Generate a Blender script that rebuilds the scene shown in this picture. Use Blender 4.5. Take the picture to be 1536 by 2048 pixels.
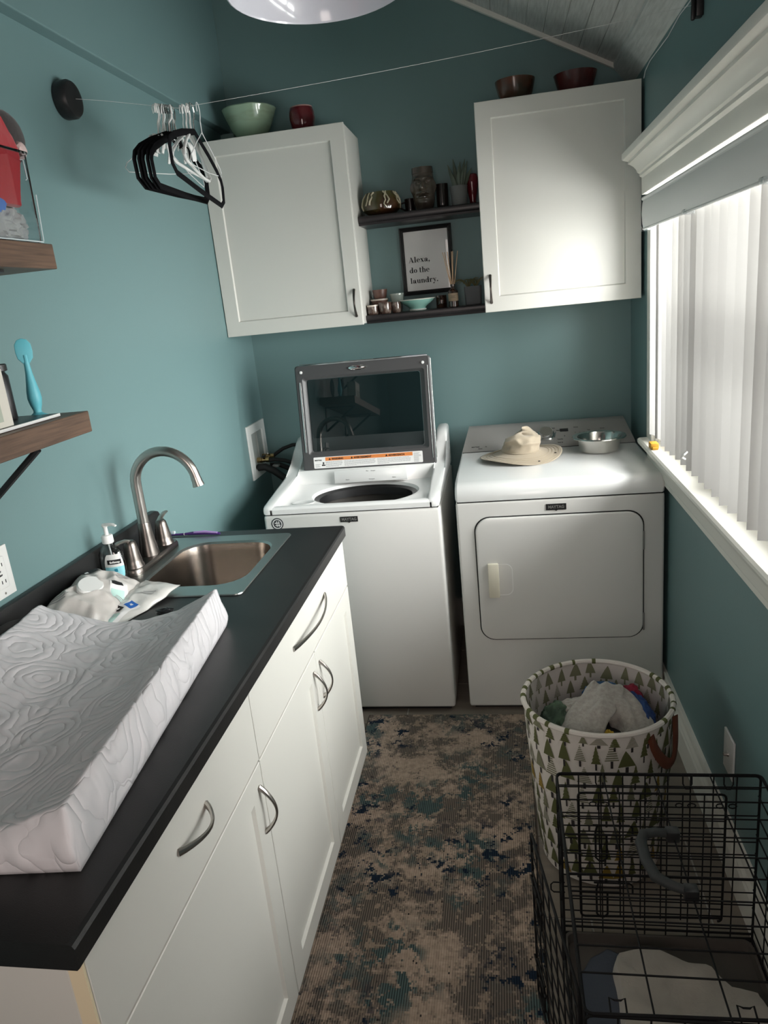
import bpy, bmesh, math, random
from mathutils import Vector, Matrix, noise
random.seed(7)
for o in list(bpy.data.objects): bpy.data.objects.remove(o)
S = bpy.context.scene
C = S.collection
PI = math.pi
# ---------------------------------------------------------------- camera
cam = bpy.data.cameras.new('camera'); CAM = bpy.data.objects.new('camera', cam); C.objects.link(CAM)
yaw, pitch, roll, F = -0.1783, -0.2838, -0.1016, 1457.62
fw = Vector((math.sin(yaw)*math.cos(pitch), math.cos(yaw)*math.cos(pitch), math.sin(pitch)))
r0 = Vector((math.cos(yaw), -math.sin(yaw), 0)); u0 = r0.cross(fw)
cr = r0*math.cos(roll)+u0*math.sin(roll); cu = -r0*math.sin(roll)+u0*math.cos(roll)
CAM.matrix_world = Matrix(((cr.x, cu.x, -fw.x, 1.1599), (cr.y, cu.y, -fw.y, -3.3978), (cr.z, cu.z, -fw.z, 1.6247), (0, 0, 0, 1)))
cam.sensor_fit = 'VERTICAL'; cam.sensor_height = 36; cam.lens = F/2048*36; cam.clip_start = .02
S.camera = CAM
# ---------------------------------------------------------------- sky, lights, exposure
W = bpy.data.worlds.new('sky'); S.world = W; W.use_nodes = True
W.node_tree.nodes['Background'].inputs[0].default_value = (.86, .94, 1, 1)
W.node_tree.nodes['Background'].inputs[1].default_value = 3.0
def area(name, loc, rot, sx, sy, power, col):
    l = bpy.data.lights.new(name, 'AREA'); l.shape = 'RECTANGLE'; l.size = sx; l.size_y = sy; l.energy = power; l.color = col
    o = bpy.data.objects.new(name, l); C.objects.link(o); o.location = loc; o.rotation_euler = rot; return o
area('daylight_at_window', (2.35, -1.50, 1.68), (0, math.radians(82), 0), 1.2, 2.5, 265, (1, .985, .955))
area('daylight_from_next_room', (.98, -3.95, 1.55), (math.radians(88), 0, math.radians(14)), .6, 1.1, 10, (1, .86, .80))
S.view_settings.view_transform = 'Standard'; S.view_settings.look = 'None'
S.view_settings.gamma = 1; S.view_settings.use_curve_mapping = False
S.view_settings.exposure = 0.16
try: S.cycles.use_denoising = True
except Exception: pass
S.cycles.max_bounces = 10; S.cycles.diffuse_bounces = 6; S.cycles.transparent_max_bounces = 16; S.cycles.sample_clamp_indirect = 8
# ---------------------------------------------------------------- materials
def mat(name, col, rough=.5, metal=0, spec=.5, bump=None, var=None, trans=0, alpha=None, coat=0, sheen=0):
    """bump=(scale,strength[,stretch]) noise relief; var=(colour2,scale[,stretch,lo,hi]) noise colour variation"""
    m = bpy.data.materials.new(name); m.use_nodes = True; nt = m.node_tree; b = nt.nodes['Principled BSDF']
    b.inputs['Base Color'].default_value = (*col, 1); b.inputs['Roughness'].default_value = rough; b.inputs['Metallic'].default_value = metal
    b.inputs['Specular IOR Level'].default_value = spec; b.inputs['Transmission Weight'].default_value = trans; b.inputs['Coat Weight'].default_value = coat
    b.inputs['Sheen Weight'].default_value = sheen
    if bump or var: tc = nt.nodes.new('ShaderNodeTexCoord')
    def nz(scale, st, det=4):
        mp = nt.nodes.new('ShaderNodeMapping'); mp.inputs['Scale'].default_value = st
        nt.links.new(tc.outputs['Object'], mp.inputs['Vector'])
        n = nt.nodes.new('ShaderNodeTexNoise'); n.inputs['Scale'].default_value = scale; n.inputs['Detail'].default_value = det
        nt.links.new(mp.outputs[0], n.inputs['Vector']); return n
    if var:
        n = nz(var[1], var[2] if len(var) > 2 else (1, 1, 1), 5); r = nt.nodes.new('ShaderNodeValToRGB')
        r.color_ramp.elements[0].position = var[3] if len(var) > 3 else .35; r.color_ramp.elements[1].position = var[4] if len(var) > 4 else .65
        r.color_ramp.elements[0].color = (*col, 1); r.color_ramp.elements[1].color = (*var[0], 1)
        nt.links.new(n.outputs[0], r.inputs[0]); nt.links.new(r.outputs[0], b.inputs['Base Color'])
    if bump:
        n = nz(bump[0], bump[2] if len(bump) > 2 else (1, 1, 1)); bp = nt.nodes.new('ShaderNodeBump'); bp.inputs['Strength'].default_value = bump[1]; bp.inputs['Distance'].default_value = .004
        nt.links.new(n.outputs[0], bp.inputs['Height']); nt.links.new(bp.outputs[0], b.inputs['Normal'])
    return m
def thin_glass(name, tint, refl=.08, rough=.0):
    m = bpy.data.materials.new(name); m.use_nodes = True; nt = m.node_tree; nt.nodes.clear()
    o = nt.nodes.new('ShaderNodeOutputMaterial'); t = nt.nodes.new('ShaderNodeBsdfTransparent'); g = nt.nodes.new('ShaderNodeBsdfGlossy')
    x = nt.nodes.new('ShaderNodeMixShader'); lw = nt.nodes.new('ShaderNodeLayerWeight'); lw.inputs[0].default_value = .25
    mr = nt.nodes.new('ShaderNodeMapRange'); mr.inputs['To Min'].default_value = refl; mr.inputs['To Max'].default_value = 1
    t.inputs[0].default_value = (*tint, 1); g.inputs['Roughness'].default_value = rough
    nt.links.new(lw.outputs['Fresnel'], mr.inputs['Value']); nt.links.new(mr.outputs[0], x.inputs[0])
    nt.links.new(t.outputs[0], x.inputs[1]); nt.links.new(g.outputs[0], x.inputs[2]); nt.links.new(x.outputs[0], o.inputs[0]); return m
M = {}
M['teal'] = mat('teal_paint', (.148, .245, .248), .45, bump=(260, .05))
M['white_paint'] = mat('white_trim_paint', (.76, .74, .68), .35)
M['ceil'] = mat('whitewashed_wood', (.66, .66, .64), .5, var=((.48, .48, .465), 9, (14, 1.1, 14), .35, .75), bump=(30, .15, (10, .7, 10)))
M['ceil_back'] = mat('ceiling_backing', (.34, .34, .33), .8)
M['grout'] = mat('tile_grout', (.42, .40, .36), .9)
M['tile'] = mat('greige_tile', (.225, .19, .155), .32, var=((.17, .145, .12), 5, (1, 6, 1), .3, .7), bump=(20, .04, (1, 8, 1)))
M['cab'] = mat('cabinet_white', (.66, .65, .605), .38)
M['cab_edge'] = mat('cabinet_cream_edge', (.80, .68, .47), .5)
M['seam'] = mat('cabinet_gap_grey', (.25, .25, .23), .7)
M['counter'] = mat('charcoal_laminate', (.010, .0104, .011), .36, var=((.016, .0158, .016), 8), bump=(600, .08), spec=.38)
M['nickel'] = mat('brushed_nickel', (.50, .47, .44), .28, 1)
M['dark_nickel'] = mat('dark_handle_metal', (.20, .18, .165), .3, 1)
M['steel'] = mat('brushed_steel', (.33, .29, .255), .24, 1, bump=(50, .06, (1, 1, 20)))
M['steel_rim'] = mat('sink_rim_steel', (.42, .45, .44), .33, 1, bump=(90, .06))
M['chrome'] = mat('chrome', (.8, .8, .8), .08, 1)
M['appl'] = mat('appliance_white', (.78, .78, .77), .16, coat=.2)
M['appl_body'] = mat('appliance_body_white', (.70, .69, .665), .26)
M['console'] = mat('console_grey', (.23, .225, .215), .35)
M['gap'] = mat('dark_gap', (.012, .012, .012), .8)
M['black'] = mat('black_plastic', (.012, .012, .013), .4)
M['black_rubber'] = mat('black_rubber', (.012, .012, .012), .6)
M['velvet'] = mat('black_velvet', (.006, .006, .007), .95, spec=.1)
M['lid_grey'] = mat('lid_dark_grey', (.062, .062, .064), .4)
M['lid_glass'] = thin_glass('tinted_lid_glass', (.10, .115, .12), .045)
M['pane'] = thin_glass('clear_window_pane', (.95, .97, .97), .04)
M['acrylic'] = thin_glass('clear_acrylic', (.90, .93, .94), .07)
M['white_plastic'] = mat('white_plastic', (.80, .80, .78), .35)
M['cream_plastic'] = mat('cream_plastic', (.72, .68, .56), .4)
M['wire_white'] = mat('white_coated_wire', (.75, .75, .75), .35)
M['shelf_black'] = mat('espresso_black_wood', (.014, .012, .013), .33, bump=(40, .05, (1, 20, 20)))
M['walnut'] = mat('walnut_shelf_wood', (.155, .093, .062), .5, var=((.085, .052, .036), 7, (14, 1.0, 22), .35, .68), bump=(40, .12, (8, 1, 12)))
M['ink'] = mat('black_ink', (.008, .008, .009), .6)
M['ink_grey'] = mat('grey_ink', (.30, .30, .30), .6)
M['paper'] = mat('white_paper', (.84, .83, .82), .25)
M['orange'] = mat('orange_print', (.75, .24, .06), .5)
M['blue_print'] = mat('blue_print', (.02, .12, .45), .4)
M['aqua_print'] = mat('aqua_print', (.30, .68, .76), .35)
M['mint_print'] = mat('mint_print', (.50, .72, .66), .35)
M['wire_black'] = mat('black_crate_wire', (.006, .006, .0065), .6, spec=.2)
M['grey_grip'] = mat('grey_rubber_grip', (.035, .038, .038), .6, spec=.3)
def vane_mat():
    m = bpy.data.materials.new('white_vinyl_vane'); m.use_nodes = True; nt = m.node_tree; nt.nodes.clear()
    o = nt.nodes.new('ShaderNodeOutputMaterial'); d = nt.nodes.new('ShaderNodeBsdfDiffuse'); t = nt.nodes.new('ShaderNodeBsdfTranslucent'); x = nt.nodes.new('ShaderNodeMixShader')
    d.inputs[0].default_value = (.42, .412, .398, 1); t.inputs[0].default_value = (.26, .254, .245, 1); x.inputs[0].default_value = .4
    nt.links.new(d.outputs[0], x.inputs[1]); nt.links.new(t.outputs[0], x.inputs[2]); nt.links.new(x.outputs[0], o.inputs[0]); return m
M['vane'] = vane_mat()
# ---------------------------------------------------------------- geometry helpers
def B(): return bmesh.new()
def box(bm, x0, x1, y0, y1, z0, z1, bev=0, seg=2):
    if x0 > x1: x0, x1 = x1, x0
    if y0 > y1: y0, y1 = y1, y0
    if z0 > z1: z0, z1 = z1, z0
    v = [bm.verts.new((x, y, z)) for x in (x0, x1) for y in (y0, y1) for z in (z0, z1)]
    fs = [bm.faces.new([v[i] for i in q]) for q in ((0, 1, 3, 2), (4, 6, 7, 5), (0, 4, 5, 1), (2, 3, 7, 6), (0, 2, 6, 4), (1, 5, 7, 3))]
    if bev:
        es = list({e for f in fs for e in f.edges})
        bmesh.ops.bevel(bm, geom=es, offset=bev, segments=seg, affect='EDGES', profile=.5)
def lathe(bm, prof, c=(0, 0, 0), n=28, sx=1, sy=1, wob=None, cap=True, M4=None):
    rings = []
    for k, (r, z) in enumerate(prof):
        ring = []
        for i in range(n):
            a = 2*PI*i/n; rr = r*(1+(wob(a, z) if wob else 0))
            p = Vector((rr*math.cos(a)*sx, rr*math.sin(a)*sy, z))
            if M4: p = M4 @ p
            ring.append(bm.verts.new(p+Vector(c)))
        rings.append(ring)
    for a, b in zip(rings, rings[1:]):
        for i in range(n): bm.faces.new((a[i], a[(i+1) % n], b[(i+1) % n], b[i]))
    if cap:
        if prof[0][0] > 1e-5: bm.faces.new(rings[0][::-1])
        if prof[-1][0] > 1e-5: bm.faces.new(rings[-1])
def tube(bm, pts, r, n=8, closed=False, flat=None):
    """flat=(vector, factor): squash the section along vector"""
    pts = [Vector(p) for p in pts]; m = len(pts)
    rs = r if isinstance(r, (list, tuple)) else [r]*m
    t = []
    for i in range(m):
        a = pts[(i-1) % m] if (closed or i > 0) else pts[0]; b = pts[(i+1) % m] if (closed or i < m-1) else pts[-1]
        d = (b-a); t.append(d.normalized() if d.length > 1e-9 else Vector((0, 0, 1)))
    up = Vector((0, 0, 1)) if abs(t[0].z) < .9 else Vector((1, 0, 0))
    nrm = (up-t[0]*up.dot(t[0])).normalized(); rings = []
    for i in range(m):
        nrm = (nrm-t[i]*nrm.dot(t[i]))
        nrm = nrm.normalized() if nrm.length > 1e-6 else t[i].orthogonal().normalized()
        bn = t[i].cross(nrm); ring = []
        for k in range(n):
            a = 2*PI*k/n; off = (nrm*math.cos(a)+bn*math.sin(a))*rs[i]
            if flat: fv = Vector(flat[0]).normalized(); off = off-fv*off.dot(fv)*(1-flat[1])
            ring.append(bm.verts.new(pts[i]+off))
        rings.append(ring)
    pr = list(zip(rings, rings[1:]))+([(rings[-1], rings[0])] if closed else [])
    for a, b in pr:
        for k in range(n): bm.faces.new((a[k], a[(k+1) % n], b[(k+1) % n], b[k]))
    if not closed: bm.faces.new(rings[0][::-1]); bm.faces.new(rings[-1])
def prism(bm, poly, axis, a, b, bev=0):
    """poly: 2D points in the two other axes (x:(y,z)  y:(x,z)  z:(x,y)) extruded from a to b"""
    def P(p, w): return {'x': (w, p[0], p[1]), 'y': (p[0], w, p[1]), 'z': (p[0], p[1], w)}[axis]
    A = [bm.verts.new(P(p, a)) for p in poly]; Bv = [bm.verts.new(P(p, b)) for p in poly]; n = len(poly)
    fs = [bm.faces.new(A), bm.faces.new(Bv[::-1])]
    for i in range(n): fs.append(bm.faces.new((A[i], Bv[i], Bv[(i+1) % n], A[(i+1) % n])))
    if bev:
        es = list({e for e in fs[0].edges} | {e for e in fs[1].edges})
        bmesh.ops.bevel(bm, geom=es, offset=bev, segments=2, affect='EDGES', profile=.5)
def rrect(u0, u1, v0, v1, r, n=6):
    pts = []
    for cx, cy, a0 in ((u1-r, v0+r, -90), (u1-r, v1-r, 0), (u0+r, v1-r, 90), (u0+r, v0+r, 180)):
        for i in range(n+1):
            a = math.radians(a0+90*i/n); pts.append((cx+r*math.cos(a), cy+r*math.sin(a)))
    return pts
def loops(bm, rings, close_end=True, close_start=False):
    R = [[bm.verts.new(p) for p in ring] for ring in rings]; n = len(R[0])
    for a, b in zip(R, R[1:]):
        for i in range(n): bm.faces.new((a[i], a[(i+1) % n], b[(i+1) % n], b[i]))
    if close_end: bm.faces.new(R[-1])
    if close_start: bm.faces.new(R[0][::-1])
def grid(bm, nu, nv, f, closed_u=False):
    V = [[bm.verts.new(f(i/nu, j/nv)) for j in range(nv+1)] for i in range(nu if closed_u else nu+1)]
    L = len(V)
    for i in range(nu):
        for j in range(nv): bm.faces.new((V[i][j], V[(i+1) % L][j], V[(i+1) % L][j+1], V[i][j+1]))
    return V
def xform(bm, m): bmesh.ops.transform(bm, matrix=m, verts=bm.verts)
def frame_m(o, r, u):
    r = Vector(r).normalized(); u = Vector(u); u = (u-r*u.dot(r)).normalized(); n = r.cross(u)
    return Matrix(((r.x, u.x, n.x, o[0]), (r.y, u.y, n.y, o[1]), (r.z, u.z, n.z, o[2]), (0, 0, 0, 1)))
ORG = {}
def org(o): return ORG.get(o, Vector((0, 0, 0)))
def obj(name, bm, m, parent=None, smooth=True, base=None, ang=.6):
    bmesh.ops.recalc_face_normals(bm, faces=bm.faces)
    if parent is not None: o0 = org(parent)
    elif base is not None: o0 = Vector(base)
    else:
        xs = [v.co.x for v in bm.verts]; ys = [v.co.y for v in bm.verts]; zs = [v.co.z for v in bm.verts]
        o0 = Vector(((min(xs)+max(xs))/2, (min(ys)+max(ys))/2, min(zs)))
    if o0.length: bmesh.ops.translate(bm, vec=-o0, verts=bm.verts)
    if smooth:
        for f in bm.faces: f.smooth = True
        for e in bm.edges:
            if len(e.link_faces) == 2 and e.calc_face_angle(0) > ang: e.smooth = False
    me = bpy.data.meshes.new(name); bm.to_mesh(me); bm.free()
    ms = m if isinstance(m, (list, tuple)) else [m]
    for k in ms: me.materials.append(M[k] if isinstance(k, str) else k)
    o = bpy.data.objects.new(name, me); C.objects.link(o); ORG[o] = o0
    if parent is not None: o.parent = parent
    else: o.location = o0
    return o
def thing(name, label, cat, loc, group=None):
    o = bpy.data.objects.new(name, None); C.objects.link(o); o.location = loc; o.empty_display_size = .05; ORG[o] = Vector(loc)
    return tag(o, label, cat, group)
def tag(o, label, cat, group=None):
    o['label'] = label; o['category'] = cat
    if group: o['group'] = group
    return o
def struct(name, bm, m, parent=None, smooth=False):
    o = obj(name, bm, m, parent, smooth)
    if parent is None: o['kind'] = 'structure'
    return o
def struct_empty(name, loc):
    o = bpy.data.objects.new(name, None); C.objects.link(o); o.location = loc; ORG[o] = Vector(loc); o['kind'] = 'structure'; return o
def dup(root, delta, label=None, rotz=0):
    r = root.copy(); C.objects.link(r); r.location = root.location+Vector(delta); r.rotation_euler = (0, 0, root.rotation_euler.z+rotz)
    if label: r['label'] = label
    for ch in list(root.children):
        c = ch.copy(); C.objects.link(c); c.parent = r
        for g in list(ch.children):
            d = g.copy(); C.objects.link(d); d.parent = c
    return r
def text_bm(s, size, o, r, u, off=0, align='LEFT', ext=.0004, sx=1):
    cv = bpy.data.curves.new('t', 'FONT'); cv.body = s; cv.size = size; cv.offset = off; cv.extrude = ext; cv.align_x = align; cv.resolution_u = 3
    ob = bpy.data.objects.new('t', cv); C.objects.link(ob)
    dg = bpy.context.evaluated_depsgraph_get(); me = bpy.data.meshes.new_from_object(ob.evaluated_get(dg))
    bm = B(); bm.from_mesh(me); bpy.data.objects.remove(ob); bpy.data.curves.remove(cv); bpy.data.meshes.remove(me)
    xform(bm, frame_m(o, r, u) @ Matrix.Diagonal((sx, 1, 1, 1))); return bm
def shaker(bm, o, r, u, w, h, t=.018, fr=.06, rec=.008, ch=.004):
    """framed door: front face at o (lower left), r/u along width/height, normal = r x u"""
    m = frame_m(o, r, u); e = .0015
    def ring(i, z): return [m @ Vector(p) for p in ((i, i, z), (w-i, i, z), (w-i, h-i, z), (i, h-i, z))]
    loops(bm, [ring(0, -t), ring(0, -e), ring(e, 0), ring(fr, 0), ring(fr+ch, -rec), ring(fr+ch+.02, -rec)], True, True)
def arch_pull(bm, p0, p1, nrm, rise, r=.0055, n=14):
    p0, p1, nrm = Vector(p0), Vector(p1), Vector(nrm); pts = []; rs = []
    for i in range(n+1):
        s = i/n; pts.append(p0.lerp(p1, s)+nrm*(rise*math.sin(PI*s)**.85+.001)); rs.append(r*(1.25-.45*math.sin(PI*s)))
    tube(bm, pts, rs, 8, flat=(nrm, .6))
def blob(bm, c, rad, seed, amp=.2, freq=2.2, sub=4, ridge=True, zmin=None):
    t = bmesh.new(); bmesh.ops.create_icosphere(t, subdivisions=sub, radius=1); sv = Vector((seed*3.1, seed*1.7, seed*.9))
    vm = {}
    for v in t.verts:
        p = v.co.copy(); q = p*freq+sv
        d = noise.noise(q); d2 = noise.noise(q*2.3+Vector((5, 5, 5)))
        if ridge: d = 1-2*abs(d)*1.6; d2 = 1-2*abs(d2)*1.5
        k = 1+amp*(.7*d+.35*d2)
        w = Vector((p.x*rad[0]*k, p.y*rad[1]*k, p.z*rad[2]*k))+Vector(c)
        if zmin is not None and w.z < zmin: w.z = zmin
        vm[v] = bm.verts.new(w)
    for f in t.faces: bm.faces.new([vm[v] for v in f.verts])
    t.free()
# ================================================================ ROOM
XR, YF = 1.719, -4.7
bm = B(); box(bm, -.1, XR+.1, YF-.1, .1, -.08, -.004); floor = struct('floor', bm, 'grout')
k = 0
for j in range(16):
    y1 = .02-j*.305
    for i in range(-1, 4):
        x0 = .10+.61*i-(.305 if j % 2 else 0); x1 = x0+.605
        x0 = max(x0, 0); x1 = min(x1, XR)
        if x1-x0 < .02: continue
        bm = B(); box(bm, x0, x1, max(y1-.300, YF), y1, -.004, 0, .0012, 1); obj('tile', bm, 'tile', floor, False)
bm = B(); box(bm, -.1, XR+.12, 0, .1, -.05, 3.6); struct('wall_back', bm, 'teal')
bm = B(); box(bm, -.1, 0, YF, 0, -.05, 2.38); wl = struct('wall_left', bm, 'teal')
bm = B(); box(bm, -.1, .040, YF, 0, 2.38, 3.6, .004); struct('wall_left_upper', bm, 'teal')
bm = B(); box(bm, -.1, XR+.12, YF-.1, YF, -.05, 3.6); struct('wall_front', bm, 'teal')
WY0, WY1, WZ0, WZ1 = -2.60, -.55, 1.0, 1.90
bm = B()
box(bm, XR, XR+.12, YF, 0, -.05, WZ0); box(bm, XR, XR+.12, YF, 0, WZ1, 3.6)
box(bm, XR, XR+.12, WY1, 0, WZ0, WZ1); box(bm, XR, XR+.12, YF, WY0, WZ0, WZ1)
struct('wall_right', bm, 'teal')
# sloping plank ceiling
sl = .5265; zc = lambda x: 2.428+(1.65-x)*sl
bm = B(); prism(bm, [(XR+.12, zc(XR+.12)+.012), (-.1, zc(-.1)+.012), (-.1, zc(-.1)+.08), (XR+.12, zc(XR+.12)+.08)], 'y', YF, 0); ceil = struct('ceiling', bm, 'ceil_back')
ca = math.atan(sl); cx_, sx_ = math.cos(ca), math.sin(ca); L = 0; pw = .0765
while True:
    x_a = 1.655-L*cx_; 
    if x_a < -.02: break
    a, b = L+.0005, L+pw-.0005
    P = lambda l, d: (1.655-l*cx_+d*sx_, zc(1.655)+l*sx_+d*cx_)
    bm = B(); prism(bm, [P(a+.0018, 0), P(b-.0018, 0), P(b, .0016), P(b, .012), P(a, .012), P(a, .0016)], 'y', YF, -.001)
    obj('plank', bm, 'ceil', ceil, False); L += pw
bm = B(); prism(bm, [(1.652, zc(1.652)-.014), (1.652, zc(1.652)+.006), (XR, 2.362), (XR, 2.335)], 'y', YF, -.001); struct('trim_1', bm, 'ceil')
bm = B(); prism(bm, [(.04, zc(.04)-.018), (.04, zc(.04)+.004), (1.655, zc(1.655)+.004), (1.655, zc(1.655)-.018)], 'y', -.02, 0, .003); struct('trim_2', bm, 'white_paint')
# baseboards (profile in x,z)
pb = [(XR, 0), (XR-.018, 0), (XR-.018, .095), (XR-.014, .104), (XR-.016, .112), (XR-.010, .126), (XR-.008, .142), (XR-.012, .148), (XR-.010, .158), (XR, .160)]
bm = B(); prism(bm, pb, 'y', YF, -.001); struct('baseboard_right', bm, 'white_paint')
bm = B(); box(bm, 0, XR-.02, -.016, 0, 0, .15, .004); struct('baseboard_back', bm, 'white_paint')
# ---------------------------------------------------------------- window
win = struct_empty('window_1', (XR, -1.75, WZ0))
bm = B(); xw = XR+.085
box(bm, xw-.03, xw+.03, WY0, WY1, WZ0, WZ0+.06); box(bm, xw-.03, xw+.03, WY0, WY1, WZ1-.05, WZ1)
for yy in (WY0, -1.95, -1.27, WY1-.05): box(bm, xw-.03, xw+.03, yy, yy+.05, WZ0, WZ1)
box(bm, xw-.02, xw+.02, WY0, WY1, 1.44, 1.475)
obj('window_frame', bm, 'white_paint', win, False)
for a, b in ((WY0+.05, -1.95), (-1.90, -1.27), (-1.22, WY1-.05)):
    for z0, z1 in ((WZ0+.06, 1.44), (1.475, WZ1-.05)):
        bm = B(); bm.faces.new([bm.verts.new(p) for p in ((xw, a, z0), (xw, b, z0), (xw, b, z1), (xw, a, z1))]); obj('pane', bm, 'pane', win, False)
bm = B()   # casing beside the opening
box(bm, XR-.018, XR, WY1, WY1+.09, .95, 1.95, .003); obj('casing', bm, 'white_paint', win, False)
bm = B(); box(bm, XR-.004, XR+.12, WY1-.012, WY1, WZ0, WZ1); box(bm, XR-.004, XR+.12, WY0, WY0+.012, WZ0, WZ1); box(bm, XR, XR+.12, WY0, WY1, WZ1-.006, WZ1); obj('jamb', bm, 'white_paint', win, False)
bm = B(); prism(bm, [(XR+.06, .984), (XR+.06, 1.0078), (1.672, 1.0078), (1.665, 1.003), (1.664, .996), (1.667, .986), (1.672, .984)], 'y', WY0-.1, -.47, .002); obj('window_sill', bm, 'white_paint', win, False)
bm = B(); prism(bm, [(XR, .984), (1.684, .984), (1.686, .970), (1.694, .962), (1.696, .92), (1.701, .912), (1.700, .898), (1.704, .892), (XR, .892)], 'y', WY0-.08, -.50, .001); obj('apron', bm, 'white_paint', win, False)
bm = B(); box(bm, 1.667, XR, WY0-.1, -.535, 1.882, 1.945, .002); obj('header_board', bm, 'white_paint', win, False)
cp = [(XR, 1.935), (1.664, 1.935), (1.656, 1.940), (1.656, 1.948), (1.649, 1.952), (1.645, 1.962), (1.636, 1.972), (1.624, 1.980), (1.618, 1.982), (1.618, 1.990), (1.600, 1.996), (1.598, 2.000), (1.598, 2.016), (XR, 2.016)]
bm = B(); prism(bm, cp, 'y', WY0-.12, -.56); obj('crown_moulding', bm, 'white_paint', win, True)
# ---------------------------------------------------------------- vertical blind
VANE_A = 64
bl = thing('vertical_blind', 'white vertical blind of long vanes hanging across the wide window', 'blind', (1.69, -1.75, 1.05))
bm = B(); prism(bm, [(1.653, 1.766), (1.649, 1.78), (1.647, 1.81), (1.649, 1.845), (1.653, 1.856), (1.658, 1.856), (1.656, 1.845), (1.654, 1.81), (1.656, 1.78), (1.660, 1.766)], 'y', -2.64, -.655); obj('valance', bm, 'white_plastic', bl)
bm = B(); tube(bm, [(1.653, -2.64, 1.859), (1.653, -.65, 1.859)], .0065, 8); tube(bm, [(1.655, -2.64, 1.764), (1.655, -.65, 1.764)], .004, 8); obj('valance_edge', bm, 'white_plastic', bl)
for yy in (-.66, -1.25, -1.85, -2.45):
    bm = B(); box(bm, 1.644, 1.672, yy-.012, yy+.012, 1.757, 1.770, .002); obj('clip', bm, 'acrylic', bl)
bm = B(); box(bm, 1.664, 1.700, -2.58, -.62, 1.80, 1.845, .003); obj('headrail', bm, 'white_plastic', bl)
def vane_bm(y, a, wd, z0, xp=1.700):
    bm = B(); d = Vector((math.sin(a), -math.cos(a), 0)); nn = Vector((-d.y, d.x, 0))
    def f(u, v):
        p = Vector((xp, y, 0))+d*(u-.5)*wd+nn*(.007*(1-(2*u-1)**2)); return (p.x, p.y, z0+v*(1.800-z0))
    grid(bm, 8, 1, f); return bm
for yy in (-.775, -.850): obj('vane', vane_bm(yy, math.radians(9), .089, 1.072, 1.668 if yy > -.8 else 1.672), 'vane', bl)
y = -.940
while y > -2.56:
    obj('vane', vane_bm(y, math.radians(VANE_A+random.uniform(-9, 7)), .089, 1.068+random.uniform(-.002, .002)), 'vane', bl); y -= .068
bm = B(); tube(bm, [(1.662, -1.25, 1.10), (1.650, -1.258, 1.108), (1.655, -1.268, 1.118), (1.664, -1.262, 1.124)], .003, 6); tag(obj('blind_chain_clip', bm, 'white_plastic'), 'small white curled clip stuck on the vanes of the blind', 'clip')
bm = B(); box(bm, 1.672, 1.70, -.70, -.655, 1.0085, 1.030, .003); box(bm, 1.676, 1.696, -.712, -.70, 1.0085, 1.018, .002)
tag(obj('yellow_tag', bm, mat('yellow_plastic', (.55, .30, .03), .5)), 'small yellow tab on the window sill under the far vane', 'tag')
# ================================================================ BASE CABINETS AND COUNTER
HC, XC, YN, YFAR = .9384, .6328, -2.7956, -1.2119
XD = .6227
def base_cab(name, label, y0, y1, doors, dr):
    t = thing(name, label, 'cabinet', (.3, (y0+y1)/2, 0), 'base cabinets under the black counter')
    bm = B()
    for q in ((.01, XD-.0205, y0, y0+.016, .105, .898), (.01, XD-.0205, y1-.016, y1, .105, .898), (.01, XD-.0205, y0, y1, .105, .12), (.01, .018, y0, y1, .105, .898), (XD-.036, XD-.0205, y0, y1, .12, .16), (XD-.036, XD-.0205, y0, y1, .72, .755), (XD-.036, XD-.0205, y0, y1, .885, .898), (.01, XD-.075, y0+.001, y1-.001, .001, .105)): box(bm, *q)
    obj('body', bm, 'cab', t, False)
    bm = B(); box(bm, XD-.0207, XD-.019, y0+.004, y1-.004, .11, .893); obj('face_edge', bm, 'seam', t, False)
    bm = B(); box(bm, XD-.018, XD, y0+.002, y1-.002, .738, .894, .0015, 1); d = obj('drawer', bm, 'cab', t, False)
    bm = B(); arch_pull(bm, (XD, dr[0], .829), (XD, dr[1], .829), (1, 0, 0), .030); obj('handle', bm, 'nickel', d)
    for (a, b, hy) in doors:
        bm = B(); shaker(bm, (XD, a+.002, .106), (0, 1, 0), (0, 0, 1), b-a-.004, .733-.106); d = obj('door', bm, 'cab', t, False)
        bm = B(); arch_pull(bm, (XD, hy, .690), (XD, hy, .582), (1, 0, 0), .030); obj('handle', bm, 'nickel', d)
    return t
YD, YS = -2.158, -1.679
ca1 = base_cab('base_cabinet', 'white base cabinet with one drawer over one door, nearest the camera', YN+.02, YD, [(YN+.02, YD, -2.186)], (-2.412, -2.525))
bm = B(); box(bm, XD-.0215, XD-.0002, YN+.0165, YN+.0205, .106, .894); obj('edge_strip', bm, 'cab_edge', ca1, False)['label'] = 'cream unpainted edge strip'
bm = B(); shaker(bm, (.02, YN+.0195, .11), (1, 0, 0), (0, 0, 1), XD-.045, .785, .012, .055, .004); obj('end_panel', bm, 'cab', ca1, False)
ca2 = base_cab('base_cabinet', 'white base cabinet with wide drawer over two doors below the sink', YD, YFAR-.012, [(YD, YS, -1.718), (YS, YFAR-.012, -1.652)], (-1.513, -1.851))
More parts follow.
